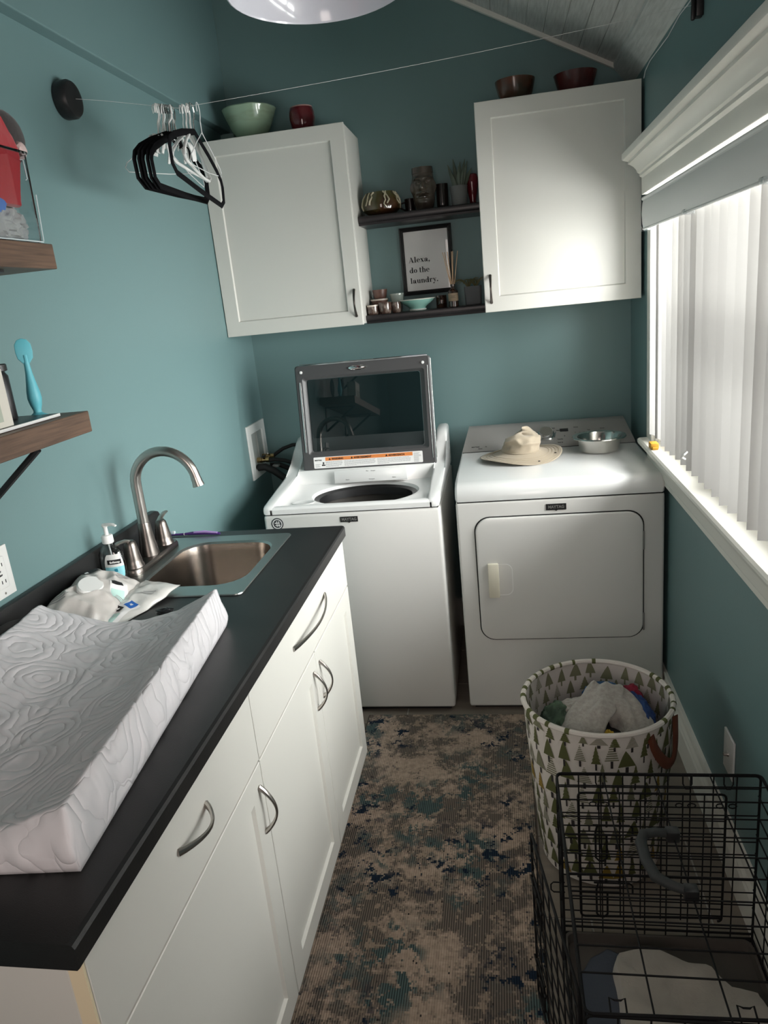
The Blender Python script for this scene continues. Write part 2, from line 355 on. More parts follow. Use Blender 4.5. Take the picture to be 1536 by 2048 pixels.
# countertop with a cut-out for the sink
t = thing('countertop', 'black laminate countertop with rolled front edge and low backsplash', 'countertop', (.3, (YN+YFAR)/2, HC-.0386))
sx0, sx1, sy0, sy1 = .142, .460, -1.715, -1.305
bm = B(); Z0 = HC-.0386
nose = lambda y0, y1, xa: prism(bm, [(xa, Z0), (XC-.004, Z0), (XC, Z0+.004), (XC, HC-.007), (XC-.003, HC-.002), (XC-.009, HC), (xa, HC)], 'y', y0, y1)
nose(YN, YFAR, sx1)
box(bm, .0, sx1, YN, sy0, Z0, HC); box(bm, .0, sx1, sy1, YFAR, Z0, HC); box(bm, .0, sx0, sy0, sy1, Z0, HC)
obj('slab', bm, 'counter', t, False)
bm = B(); prism(bm, [(YN, HC), (YN, HC+.098), (-1.262, HC+.098), (-1.240, HC+.090), (-1.228, HC+.070), (-1.218, HC)], 'x', .0, .022, .006); obj('backsplash', bm, 'counter', t, True)
# ---------------------------------------------------------------- sink
t = thing('sink', 'drop-in stainless steel sink with one rounded bowl in black counter', 'sink', (.3, -1.51, HC))
def rr(x0, x1, y0, y1, r, z): return [(px, py, z) for px, py in rrect(x0, x1, y0, y1, r)]
bm = B(); z = HC+.0008
loops(bm, [rr(.030, .476, -1.762, -1.272, .02, z), rr(.031, .475, -1.761, -1.273, .02, z+.003), rr(.150, .448, -1.697, -1.328, .085, z+.003), rr(.155, .443, -1.692, -1.333, .082, z-.003)], False); obj('rim', bm, 'steel_rim', t)
bm = B()
loops(bm, [rr(.155, .443, -1.692, -1.333, .082, z-.003), rr(.159, .439, -1.688, -1.337, .08, z-.03), rr(.166, .432, -1.681, -1.344, .075, z-.175), rr(.178, .420, -1.669, -1.356, .068, z-.198), rr(.205, .395, -1.64, -1.385, .05, z-.206)], True); obj('bowl', bm, 'steel', t)
bm = B(); lathe(bm, [(.0, z-.2045), (.030, z-.2045), (.042, z-.2025), (.045, z-.2055)], (.305, -1.51, 0), 24); obj('drain', bm, 'chrome', t)
# ---------------------------------------------------------------- faucet
t = thing('faucet', 'brushed nickel gooseneck faucet with two lever handles at sink', 'faucet', (.09, -1.47, HC+.004))
zb = HC+.0042
bm = B(); pts = rrect(.058, .124, -1.615, -1.325, .032, 8)
loops(bm, [[(a, b, zb) for a, b in pts], [(a, b, zb+.010) for a, b in pts], [(.091+(a-.091)*.9, -1.47+(b+1.47)*.975, zb+.017) for a, b in pts]], True, True); obj('base_plate', bm, 'dark_nickel', t)
bm = B(); lathe(bm, [(.030, zb+.012), (.026, zb+.04), (.0205, zb+.08), (.0182, zb+.112), (.0172, zb+.116)], (.088, -1.47, 0), 24); obj('spout_body', bm, 'dark_nickel', t)
bm = B(); pts = [(.088, -1.47, zb+.11+.04*k) for k in range(4)]
R_ = .094
for k in range(1, 20):
    a = PI-PI*.96*k/19; pts.append((.088+R_+R_*math.cos(a), -1.47, zb+.232+R_*math.sin(a)*1.0))
tube(bm, pts, [.0156]*4+[.0154-.0018*k/19 for k in range(19)], 14)
d = Vector(pts[-1])-Vector(pts[-2]); d.normalize(); e = Vector(pts[-1])
obj('spout', bm, 'nickel', t)
bm = B(); tube(bm, [e-d*.002, e+d*.004, e+d*.012, e+d*.026], [.0140, .0148, .0150, .0175], 16); obj('spout_tip', bm, 'nickel', t)
for s, yy in ((-1, -1.572), (1, -1.372)):
    bm = B(); lathe(bm, [(.030, zb+.012), (.029, zb+.022), (.026, zb+.026), (.0245, zb+.04), (.019, zb+.075), (.0165, zb+.088), (.012, zb+.094), (.0, zb+.096)], (.09, yy, 0), 24); h = obj('handle', bm, 'dark_nickel', t)
    bm = B(); tube(bm, [(.088, yy+s*-.004, zb+.090), (.086, yy+s*.018, zb+.099), (.083, yy+s*.045, zb+.103), (.080, yy+s*.068, zb+.101)], [.009, .0085, .0075, .006], 10, flat=((0, 0, 1), .65)); obj('lever', bm, 'nickel', h)
# ================================================================ WASHER
t = thing('washing_machine', 'white top-loading washing machine with its glass lid open', 'washing machine', (.562, -.46, 0)); W0 = t
wx0, wx1, wy, wz = .2197, .9049, -.8115, .8689
bm = B(); box(bm, wx0, wx1, wy, -.10, .022, wz-.003, .012, 3); bmesh.ops.delete(bm, geom=[f for f in bm.faces if f.calc_center_median().z > wz-.004], context='FACES_ONLY'); obj('body', bm, 'appl_body', t)
bm = B(); box(bm, wx0+.02, wx1-.02, wy+.03, -.13, .001, .03); obj('plinth', bm, 'gap', t, False)
bm = B(); box(bm, wx0+.008, wx1-.008, wy+.006, wy+.03, wz-.006, wz+.004); obj('seam', bm, 'gap', t, False)
side = [(wy, wz), (wy, wz+.018), (wy+.006, wz+.028), (wy+.02, wz+.034), (-.46, .932), (-.36, .955), (-.29, 1.01), (-.255, 1.04), (-.21, 1.055), (-.105, 1.055), (-.10, 1.04), (-.10, wz)]
for a, b in ((wx0, wx0+.05), (wx1-.048, wx1)):
    bm = B(); prism(bm, side, 'x', a, b, .012); obj('side_rim', bm, 'appl', t)
bm = B(); prism(bm, [(wy, wz), (wy, wz+.018), (wy+.006, wz+.026), (wy+.016, wz+.029), (wy+.032, wz+.026), (wy+.040, wz+.014), (wy+.040, wz)], 'x', wx0+.03, wx1-.03); obj('front_rim', bm, 'appl', t)
# deck with the round opening
hx, hy, ra, rb = .585, -.588, .212, .165
def ell(i, n, a, b, z): th = 2*PI*i/n; return (hx+a*math.cos(th), hy+b*math.sin(th), z)
n = 64; X0, X1, Y0, Y1 = wx0+.045, wx1-.043, wy+.036, -.40
def torect(i):
    th = 2*PI*i/n; c, s = math.cos(th), math.sin(th); k = min(((X1-hx) if c > 0 else (hx-X0))/max(abs(c), 1e-6), ((Y1-hy) if s > 0 else (hy-Y0))/max(abs(s), 1e-6)); return [hx+c*k, hy+s*k, .8835+max(0, (hy+s*k+.6))*.05]
rc = [torect(i) for i in range(n)]
for cx2, cy2 in ((X0, Y0), (X0, Y1), (X1, Y0), (X1, Y1)):
    j = min(range(n), key=lambda i: (rc[i][0]-cx2)**2+(rc[i][1]-cy2)**2); rc[j][0], rc[j][1] = cx2, cy2
bm = B(); loops(bm, [rc, [ell(i, n, ra+.035, rb+.03, .884) for i in range(n)], [ell(i, n, ra+.008, rb+.008, .879) for i in range(n)], [ell(i, n, ra, rb, .868) for i in range(n)]], False); obj('deck', bm, 'appl', t)
bm = B(); loops(bm, [[ell(i, n, ra+.004, rb+.004, .869) for i in range(n)], [ell(i, n, ra-.020, rb-.018, .862) for i in range(n)], [ell(i, n, ra-.022, rb-.020, .83) for i in range(n)]], False); obj('tub_ring', bm, 'black', t)
bm = B(); loops(bm, [[ell(i, n, ra-.006, rb-.006, .848) for i in range(n)], [ell(i, n, ra-.010, rb-.010, .80) for i in range(n)], [ell(i, n, ra-.012, rb-.012, .50) for i in range(n)]], True); obj('drum', bm, mat('drum_steel', (.075, .070, .064), .45, .6), t)
bm = B(); lathe(bm, [(.040, .8842), (.041, .8865), (.034, .8870), (.030, .8850), (.0, .8846)], (.357, -.714, 0), 24, 1.15, .75); obj('dispenser_cup', bm, 'appl', t)
bm = B(); prism(bm, [(-.44, .884), (-.425, .945), (-.29, .96), (-.12, 1.03), (-.12, .884)], 'x', wx0+.045, wx1-.043, .006); obj('rear_console', bm, 'appl', t)
bm = B(); box(bm, 0, .315, 0, .056, 0, .012, .005); xform(bm, frame_m((.431, -.452, .890), (1, 0, 0), (0, .14, 1))); pn = obj('dispenser_panel', bm, 'appl', t)
for s, sz, px_, py_ in (('Max', .006, .14, .045), ('detergent', .005, .16, .045), ('Bleach', .006, .05, .012), ('Detergent', .006, .15, .010), ('Fabric', .006, .25, .012)):
    m4 = frame_m((.431, -.452, .890), (1, 0, 0), (0, .14, 1)); p = m4 @ Vector((px_, py_, .0125)); obj('lettering', text_bm(s, sz, p, (1, 0, 0), (0, .14, 1), .0002), 'ink_grey', pn, False)
# lid: u = x, v up the tilted lid, n toward the camera
LW, LH = .576, .452; LM = frame_m((.291, -.405, .936), (1, 0, 0), (0, .058, .45))
bm = B()
def lr(i, z, r=.012): return [LM @ Vector((a, b, z)) for a, b in rrect(i, LW-i, i*.8, LH-i*.8, r)]
def lr2(x0, x1, y0, y1, z, r=.01): return [LM @ Vector((a, b, z)) for a, b in rrect(x0, x1, y0, y1, r)]
loops(bm, [lr2(.045, LW-.045, .085, LH-.06, -.014), lr(.004, -.016), lr(0, -.010), lr(0, .010), lr(.005, .015), lr2(.030, LW-.026, .072, LH-.050, .015), lr2(.038, LW-.034, .080, LH-.058, .006), lr2(.045, LW-.045, .085, LH-.06, .003), lr2(.045, LW-.045, .085, LH-.06, -.014)], False); lid = obj('lid', bm, 'lid_grey', t)
bm = B(); loops(bm, [lr2(.046, LW-.046, .086, LH-.061, .002)], True); obj('glass', bm, 'lid_glass', lid, False)
bm = B(); tube(bm, [LM @ Vector((.020, .085, .0155)), LM @ Vector((.020, LH-.07, .0155))], .004, 8)
tube(bm, [LM @ Vector((LW+.001, .03, .008)), LM @ Vector((LW+.001, LH-.012, .008))], .0035, 8)
tube(bm, [LM @ Vector((LW-.012, .03, .0155)), LM @ Vector((LW-.012, LH-.04, .0155))], .0016, 8)
tube(bm, [LM @ Vector((.02, LH+.0005, .010)), LM @ Vector((LW-.01, LH+.0005, .010))], .0045, 8); obj('chrome_strip', bm, 'chrome', lid)
bm = B(); lathe(bm, [(.004, 0), (.028, .003), (.030, .0085), (.022, .012), (.0, .0125)], n=20, sx=1.35, sy=.32, M4=LM @ Matrix.Translation((.275, LH-.026, .0135))); obj('latch', bm, 'chrome', lid)
for x in (.028, LW-.030):
    bm = B(); lathe(bm, [(.0065, .0), (.0060, .005), (.0, .007)], n=14, M4=LM @ Matrix.Translation((x, LH-.028, .0148))); obj('bumper', bm, 'white_plastic', lid)
def lq(x0, x1, y0, y1, z): return [LM @ Vector(p) for p in ((x0, y0, z), (x1, y0, z), (x1, y1, z), (x0, y1, z))]
bm = B(); loops(bm, [lr2(.048, LW-.056, .014, .062, .0151, .004), lr2(.048, LW-.056, .014, .062, .0156, .004)], True); stk = obj('warning_sticker', bm, 'paper', lid, False)
bm = B(); bm.faces.new([bm.verts.new(p) for p in lq(.100, .478, .045, .060, .0158)]); obj('orange_band', bm, 'orange', stk, False)
ux, uv = (1, 0, 0), (0, .058, .45)
for s, x in (('WARNING', .128), ('AVERTISSEMENT', .225), ('ADVERTENCIA', .375)):
    obj('lettering', text_bm(s, .0105, LM @ Vector((x, .0485, .0160)), ux, uv, .0003), 'ink', stk, False)
    bm = B(); a = LM @ Vector((x-.012, .0485, .0160)); bm.faces.new([bm.verts.new(LM @ Vector(p)) for p in ((x-.014, .048, .0160), (x-.004, .048, .0160), (x-.009, .0575, .0160))]); obj('warning_mark', bm, 'ink', stk, False)
bm = B(); rng = random.Random(3)
for x0, x1 in ((.100, .175), (.182, .318), (.326, .470)):
    for r_ in range(6):
        y = .040-r_*.0042; xx = x0
        while xx < x1-.006:
            w = rng.uniform(.004, .013); xx2 = min(xx+w, x1)
            if r_ < 5 or xx < x0+.05: bm.faces.new([bm.verts.new(p) for p in lq(xx, xx2-.0012, y, y+.0014, .0158)])
            xx = xx2
for k in range(9): bm.faces.new([bm.verts.new(p) for p in lq(.482, .482+rng.uniform(.02, .032), .018+k*.0045, .0195+k*.0045, .0158)])
for k, w in ((0, .022), (1, .018), (2, .024)): bm.faces.new([bm.verts.new(p) for p in lq(.054, .054+w, .020+k*.005, .0215+k*.005, .0158)])
o = obj('small_print', bm, 'ink_grey', stk, False); o['kind'] = 'stuff'
obj('lettering', text_bm('MAYTAG', .0075, LM @ Vector((.053, .046, .0159)), ux, uv, .0002), 'ink', stk, False)
bm = B(); lathe(bm, [(.004, 0), (.004, .0004)], n=10, M4=LM @ Matrix.Translation((.0905, .036, .0157)))
bm.faces.new([bm.verts.new(LM @ Vector(p)) for p in ((.082, .024, .0159), (.099, .024, .0159), (.096, .031, .0159), (.093, .028, .0159), (.090, .034, .0159), (.087, .028, .0159), (.084, .032, .0159))]); obj('pictogram', bm, 'ink', stk, False)
# badges
def badge(parent, x, z, yf, w=.068, h=.021):
    bm = B(); prism(bm, [(x-w/2, z-h/2), (x-.006, z-h/2), (x, z-h/2-.004), (x+.006, z-h/2), (x+w/2, z-h/2), (x+w/2, z+h/2), (x-w/2, z+h/2)], 'y', yf-.0022, yf); b = obj('badge', bm, 'black', parent, False)
    obj('lettering', text_bm('MAYTAG', .0155, (x, yf-.0024, z-.0050), (1, 0, 0), (0, 0, 1), .0004, 'CENTER', .0002, .92), 'console', b, False)
badge(W0, .557, .8375, wy)
bm = B(); lathe(bm, [(.024, 0), (.024, .001), (.0, .001)], n=28, M4=frame_m((.273, wy-.0001, .832), (1, 0, 0), (0, 0, 1))); b = obj('round_sticker', bm, mat('dark_grey_sticker', (.05, .055, .06), .4), W0, False)
bm = B(); lathe(bm, [(.0165, .0), (.0165, .0004), (.0195, .0004), (.0195, 0)], n=28, M4=frame_m((.273, wy-.0011, .832), (1, 0, 0), (0, 0, 1)), cap=False)
for a, b_, c_, d_ in ((-.010, .002, .009, .005), (-.008, -.007, .012, -.004)): box(bm, .273+a, .273+c_, wy-.0017, wy-.0012, .832+b_, .832+d_)
for xx in (-.003, .005): box(bm, .273+xx, .273+xx+.0028, wy-.0017, wy-.0012, .821, .843)
obj('sticker_emblem', bm, 'paper', b, False)
# ================================================================ DRYER
t = thing('clothes_dryer', 'white front-loading clothes dryer with grey control panel', 'clothes dryer', (1.332, -.45, 0)); D0 = t
dx0, dx1, dy, dz = .9619, 1.7021, -.8006, .8766
bm = B(); box(bm, dx0, dx1, dy, -.09, .020, dz-.003, .010, 3); obj('body', bm, 'appl_body', t)
bm = B(); box(bm, dx0+.02, dx1-.02, dy+.03, -.12, .001, .03); obj('plinth', bm, 'gap', t, False)
bm = B(); box(bm, dx0+.006, dx1-.006, dy+.004, dy+.03, dz-.006, dz+.003); obj('seam', bm, 'gap', t, False)
top = [(dy, dz), (dy-.001, dz+.016), (dy+.004, dz+.034), (dy+.016, dz+.050), (dy+.036, dz+.058), (dy+.07, dz+.0595), (-.10, dz+.062), (-.10, dz)]
bm = B(); prism(bm, top, 'x', dx0, dx1, .010); obj('top_panel', bm, 'appl', t, True, ang=.9)
CP = [(-.234, dz+.060), (-.230, dz+.068), (-.128, 1.022), (-.112, 1.030), (-.09, 1.030), (-.085, dz+.06)]
bm = B(); prism(bm, CP, 'x', dx0+.004, dx1-.004)
for v in bm.verts:   # the panel narrows a little toward its top
    k = max(0, (v.co.z-.945)/.085)*.030; v.co.x += k if v.co.x < 1.3 else -k
con = obj('control_panel', bm, 'console', t, True, ang=.5)
bm = B(); prism(bm, [(-.2355, dz+.0605), (-.2355, dz+.0635), (-.2325, dz+.0635), (-.2325, dz+.0605)], 'x', dx0+.006, dx1-.006); obj('panel_gap', bm, 'gap', con, False)
PM = frame_m((dx0, -.2302, dz+.068), (1, 0, 0), (0, .102, .0774))
def pq(x0, x1, y0, y1, z=.0006): return [PM @ Vector(p) for p in ((x0, y0, z), (x1, y0, z), (x1, y1, z), (x0, y1, z))]
bm = B(); lathe(bm, [(.036, .0), (.036, .004), (.031, .006), (.0295, .022), (.028, .025), (.0, .025)], n=32, M4=PM @ Matrix.Translation((.370, .066, 0))); kb = obj('knob', bm, 'chrome', con)
bm = B(); lathe(bm, [(.026, .0252), (.0, .0256)], n=32, M4=PM @ Matrix.Translation((.370, .066, 0))); obj('knob_face', bm, 'nickel', kb)
bm = B(); tube(bm, [PM @ Vector((.332, .022, .003)), PM @ Vector((.345, .05, .003))], .0015, 6); tube(bm, [PM @ Vector((.405, .045, .003)), PM @ Vector((.412, .075, .003))], .002, 6); obj('knob_marker', bm, 'chrome', con)
bm = B(); bm.faces.new([bm.verts.new(p) for p in pq(.430, .466, .078, .096)]); obj('display', bm, 'black', con, False)
px_r, px_u = (1, 0, 0), (0, .102, .0774)
for s, sz, x, y in (('MAYTAG', .0085, .045, .018), ('Bravos', .006, .075, .008), ('XL', .006, .105, .018), ('Normal', .0055, .290, .085), ('Heavy', .0055, .297, .066), ('Casual', .0055, .395, .100), ('Delicates', .0055, .415, .085), ('Timed Dry', .0055, .416, .034), ('Touch Up', .0055, .416, .016), ('Dryness', .0055, .490, .098), ('Temp', .0055, .545, .078), ('Wrinkle', .0055, .600, .082), ('Signal', .0055, .605, .066), ('II', .009, .446, .050)):
    obj('lettering', text_bm(s, sz, PM @ Vector((x, y, .0004)), px_r, px_u, .0002), 'ink', con, False)
bm = B()
for k in range(5): bm.faces.new([bm.verts.new(p) for p in pq(.492+k*.018, .498+k*.018, .068, .0695)])
for k in range(3): bm.faces.new([bm.verts.new(p) for p in pq(.585+k*.022, .592+k*.022, .056, .0575)])
obj('indicator_marks', bm, 'ink', con, False)
# door with its gap line
def dr(i, y, r): return [(a, y, b) for a, b in rrect(1.028+i, 1.628-i, .318+i, .813-i, r, 8)]
bm = B(); loops(bm, [dr(-.0035, dy-.0012, .058), dr(.006, dy-.0013, .05)], False); obj('door_gap', bm, 'gap', t)
bm = B(); loops(bm, [dr(.001, dy-.0010, .055), dr(.001, dy-.006, .055), dr(.004, dy-.010, .052), dr(.009, dy-.0115, .047)], True); dd = obj('door', bm, 'appl_body', t)
bm = B(); loops(bm, [[(a, dy-.0117, b) for a, b in rrect(1.072, 1.158, .505, .632, .026)], [(a, dy-.0120, b) for a, b in rrect(1.074, 1.156, .507, .630, .025)], [(a, dy-.0085, b) for a, b in rrect(1.080, 1.150, .513, .624, .02)]], True); obj('handle_recess', bm, 'white_plastic', dd)
bm = B(); box(bm, 1.066, 1.107, dy-.026, dy-.011, .500, .638, .005); obj('handle', bm, 'cream_plastic', dd)['label'] = 'cream pull handle'
for z0 in (.70, .38):
    bm = B(); box(bm, 1.627, 1.633, dy-.006, dy-.001, z0-.035, z0+.035, .001); obj('hinge', bm, 'console', t)
badge(D0, 1.325, .842, dy, .072, .023)
# ================================================================ UPPER CABINETS AND SHELVES
def wall_cab(label, x0, x1, z0, z1, hx_, gx):
    t = thing('wall_cabinet', label, 'cabinet', ((x0+x1)/2, -.15, z0), 'white wall cabinets on the back wall')
    bm = B(); box(bm, x0, x1, -.2935, -.001, z0+.003, z1-.004, .001, 1); obj('body', bm, 'cab', t, False)
    bm = B(); box(bm, x0+.004, x1-.004, -.2945, -.293, z0+.006, z1-.006); obj('face_edge', bm, 'seam', t, False)
    bm = B(); shaker(bm, (x0+.001, -.3122, z0), (1, 0, 0), (0, 0, 1), x1-x0-.002, z1-z0, .0175, .058); d = obj('door', bm, 'cab', t, False)
    bm = B(); arch_pull(bm, (hx_, -.3122, z0+.142), (hx_, -.3122, z0+.036), (0, -1, 0), .026, .005); obj('handle', bm, 'dark_nickel', d)
wall_cab('white shaker wall cabinet on the left, a green bowl on top', .002, .5987, 1.5288, 2.294, .573, 0)
wall_cab('white shaker wall cabinet on the right beside the window, brown bowls on top', 1.1021, 1.7081, 1.5288, 2.294, 1.129, 0)
def ledge(label, z0, z1, yf):
    bm = B(); prism(bm, [(-.001, z0), (yf+.012, z0), (yf+.010, z0+.008), (yf+.003, z0+.012), (yf, z0+.020), (yf+.002, z1-.003), (yf+.006, z1), (-.001, z1)], 'x', .6002, 1.1008)
    tag(obj('wall_shelf', bm, 'shelf_black', base=(.85, -.1, z0)), label, 'shelf', 'black shelves between the wall cabinets')
ledge('upper black moulded shelf between the wall cabinets, carrying the face vase', 1.922, 1.958, -.205)
ledge('lower black moulded shelf between the wall cabinets, carrying the small pots', 1.527, 1.561, -.245)
# ================================================================ THINGS ON THE UPPER CABINETS AND SHELVES
M['celadon'] = mat('celadon_glaze', (.30, .42, .30), .12, var=((.20, .24, .16), 5, (1, 1, 5), .45, .75), coat=.4)
M['red_glaze'] = mat('oxblood_glaze', (.16, .012, .018), .12, var=((.09, .008, .012), 12), coat=.5)
M['brown_glaze'] = mat('brown_glaze', (.14, .045, .022), .22, var=((.035, .025, .014), 7, (1, 1, 1), .4, .6), coat=.3)
M['maroon_glaze'] = mat('maroon_glaze', (.10, .022, .020), .25, var=((.05, .012, .012), 10), coat=.3)
M['moss_glaze'] = mat('moss_green_glaze', (.055, .060, .018), .12, var=((.05, .022, .010), 9, (1, 1, 1), .4, .6), coat=.5)
M['drip'] = mat('pale_drip_glaze', (.42, .38, .27), .15, coat=.5)
M['stone_glaze'] = mat('bronze_stone_glaze', (.085, .070, .052), .16, var=((.04, .028, .024), 14), coat=.6)
M['dark_glaze'] = mat('dark_brown_glaze', (.018, .012, .010), .15, coat=.4)
M['grey_pot'] = mat('grey_cement', (.20, .20, .195), .7, bump=(80, .1))
M['slate_pot'] = mat('slate_grey_pot', (.12, .12, .125), .6)
M['leaf'] = mat('grey_green_leaf', (.075, .10, .072), .5, var=((.12, .15, .11), 20))
M['air_leaf'] = mat('air_plant_leaf', (.10, .11, .035), .55, var=((.18, .15, .07), 25))
M['pink_glaze'] = mat('dusty_pink_glaze', (.15, .078, .06), .35, var=((.08, .038, .028), 30), coat=.2)
M['rim_glaze'] = mat('pale_rim_glaze', (.52, .46, .40), .25)
M['speckle'] = mat('speckled_brown_glaze', (.065, .036, .028), .18, var=((.24, .20, .165), 55, (1, 1, 1), .50, .75), bump=(60, .2), coat=.5)
M['turq'] = mat('turquoise_glaze', (.16, .36, .31), .16, var=((.24, .44, .38), 8), coat=.4)
M['sage_pot'] = mat('pale_sage_glaze', (.30, .34, .31), .18, coat=.4)
M['amber'] = mat('amber_bottle', (.035, .014, .008), .06, coat=.5)
M['kraft'] = mat('kraft_label', (.34, .25, .17), .7)
M['reed'] = mat('reed_stick', (.60, .40, .26), .7)
M['soil'] = mat('dark_soil', (.02, .016, .012), .95, bump=(200, .6))
ZT, ZU, ZL = 2.2945, 1.9585, 1.5615
def pot(bm, prof, c, n=32, **k): lathe(bm, prof, c, n, **k)
t = thing('green_bowl', 'large pale green wavy-rimmed bowl on the left wall cabinet', 'bowl', (.184, -.165, ZT), 'pottery on top of the wall cabinets')
bm = B(); wv = lambda a, z: (.018*math.sin(5*a+.6)+.015*math.sin(9*a))*max(0, (z-.07)/.05)
pot(bm, [(.048, 0), (.050, .006), (.054, .010), (.078, .045), (.096, .085), (.106, .112), (.110, .122), (.108, .126), (.103, .122), (.092, .085), (.070, .04), (.0, .014)], (.184, -.165, ZT), 40, wob=wv); obj('bowl', bm, 'celadon', t)
bm = B(); box(bm, .060, .118, -.20, -.12, ZT+.0005, ZT+.040, .003); tag(obj('small_box', bm, mat('muted_teal_box', (.12, .16, .15), .6), base=(.09, -.16, ZT)), 'small grey green box half hidden behind the green bowl', 'box')
t = thing('red_vase', 'small oxblood red vase with pale lip on the left wall cabinet', 'vase', (.404, -.16, ZT), 'pottery on top of the wall cabinets')
bm = B(); pot(bm, [(.032, 0), (.034, .003), (.046, .030), (.0525, .062), (.051, .088), (.046, .103), (.043, .106), (.040, .103), (.046, .07), (.03, .02), (0, .015)], (.404, -.16, ZT)); obj('body', bm, 'red_glaze', t)
bm = B(); pot(bm, [(.0465, .102), (.0455, .1065), (.042, .108), (.0395, .104)], (.404, -.16, ZT), cap=False); obj('lip', bm, mat('pale_pink_lip', (.42, .25, .23), .25), t)
t = thing('brown_bowl', 'two-tone brown and olive bowl on the right wall cabinet', 'bowl', (1.262, -.16, ZT), 'pottery on top of the wall cabinets')
bm = B(); pot(bm, [(.046, 0), (.050, .004), (.066, .040), (.076, .080), (.077, .088), (.073, .087), (.06, .04), (0, .015)], (1.262, -.16, ZT), 36, wob=lambda a, z: .012*math.sin(2*a)*z/.08); obj('bowl', bm, 'brown_glaze', t)
t = thing('brown_bowl', 'dark maroon flared bowl on the right wall cabinet, near the ceiling corner', 'bowl', (1.490, -.16, ZT), 'pottery on top of the wall cabinets')
bm = B(); pot(bm, [(.050, 0), (.054, .004), (.068, .035), (.080, .075), (.082, .080), (.078, .080), (.062, .035), (0, .014)], (1.490, -.16, ZT), 36); obj('bowl', bm, 'maroon_glaze', t)
# upper shelf
c = (.690, -.105, ZU); t = thing('green_pot', 'squat moss green pot with pale dripping straps on the upper shelf', 'pot', c, 'pottery on the upper black shelf')
bm = B(); pot(bm, [(.045, 0), (.055, .004), (.078, .022), (.084, .045), (.076, .070), (.064, .086), (.062, .092), (.056, .092), (.058, .084), (.07, .045), (.05, .015), (0, .012)], c, 36); obj('body', bm, 'moss_glaze', t)
bm = B(); rg = random.Random(5)
for k, a in enumerate((-2.75, -2.2, -1.95, -1.25, -1.05, -.45, -.2, .5, 1.2, 1.9, 2.6)):
    pts = []
    for z, r in ((.090, .064), (.080, .070), (.070, .078), (.055, .084), (.040, .086), (.024, .081)):
        if z < .03 and k % 3: break
        aa = a+rg.uniform(-.10, .10); pts.append((c[0]+r*math.cos(aa), c[1]+r*math.sin(aa), c[2]+z))
    tube(bm, pts, [rg.uniform(.0022, .0045) for _ in pts], 6)
o = obj('drip_strap', bm, 'drip', t); o['kind'] = 'stuff'
t = thing('face_vase', 'tall glazed vase carved as a stern face on the upper shelf', 'vase', (.873, -.115, ZU), 'pottery on the upper black shelf')
bm = B(); fx, fy = .873, -.115
def facef(u, v):
    a = 2*PI*u; z = v*.166; r = .0415+.004*math.sin(PI*v)-.008*max(0, .25-v)/.25+(.002 if v > .86 else 0)
    h = math.atan2(math.sin(a+PI/2), math.cos(a+PI/2))   # 0 = toward the camera (-y)
    def g(h0, z0, sh, sz): return math.exp(-((h-h0)/sh)**2-((z-z0)/sz)**2)
    d = .013*g(0, .092, .20, .022)+.006*g(0, .080, .34, .010)              # nose
    d += .006*(g(.45, .122, .34, .006)+g(-.45, .122, .34, .006))            # brows
    d -= .008*(g(.46, .108, .24, .009)+g(-.46, .108, .24, .009))            # sockets
    d += .006*(g(.46, .107, .13, .005)+g(-.46, .107, .13, .005))            # eyes
    d += .009*g(0, .064, .45, .0045)+.008*g(0, .049, .42, .0045)-.007*g(0, .0565, .36, .003)   # lips
    d += .006*g(0, .030, .5, .010)+.006*(g(1.35, .09, .16, .022)+g(-1.35, .09, .16, .022))
    d *= 1.9
    return (fx+(r+d)*math.cos(a), fy+(r+d)*math.sin(a)*.92, ZU+z)
grid(bm, 96, 80, facef, True)
bmesh.ops.contextual_create(bm, geom=[e for e in bm.edges if e.is_boundary and sum(v.co.z for v in e.verts)/2 < ZU+.01])
obj('body', bm, 'stone_glaze', t)
bm = B(); lathe(bm, [(.0395, .1645), (.034, .160), (.03, .10), (0, .095)], (fx, fy, ZU), 28, cap=False); obj('inside', bm, 'dark_glaze', t)
def cup(name, label, cat, c, r0_, r1, h, m, group, m2=None, n=24, belly=0):
    t = thing(name, label, cat, c, group); bm = B(); w = .0035
    pr = [(r0_*.92, 0), (r0_, .003)]+[(r0_+(r1-r0_)*s+belly*math.sin(PI*s), h*s) for s in (.25, .5, .75, .95)]+[(r1, h), (r1-w, h-.001), (r1-w-.001, h*.7), (r0_*.7, .008), (0, .006)]
    pot(bm, pr, c, n); obj('body', bm, m, t)
    if m2: bm = B(); pot(bm, [(r1+.0006, h-.006), (r1+.0008, h+.0004), (r1-w-.0004, h+.0006), (r1-w-.0006, h-.004)], c, n, cap=False); obj('rim', bm, m2, t)
    return t
t = cup('dark_mug', 'small dark mug half hidden behind the face vase, left side', 'mug', (.806, -.055, ZU), .022, .024, .060, 'dark_glaze', 'pottery on the upper black shelf')
bm = B(); tube(bm, [(.806-.022, -.062, ZU+.048), (.806-.038, -.066, ZU+.044), (.806-.040, -.066, ZU+.026), (.806-.022, -.062, ZU+.016)], .0035, 8); obj('handle', bm, 'dark_glaze', t)
cup('dark_tumbler', 'dark brown glazed tumbler between the face vase and grey planter', 'tumbler', (.9455, -.075, ZU), .024, .027, .100, 'dark_glaze', 'pottery on the upper black shelf')
c = (1.0175, -.105, ZU); t = thing('potted_succulent', 'spiky grey green succulent in a round grey pot on the upper shelf', 'plant', c)
bm = B(); pot(bm, [(.029, 0), (.031, .002), (.0365, .076), (.0375, .080), (.0335, .080), (.0325, .070), (.028, .060)], c, 28); obj('pot', bm, 'grey_pot', t)
bm = B(); lathe(bm, [(.0326, .068), (.02, .070), (0, .072)], c, 20); obj('soil', bm, 'soil', t)
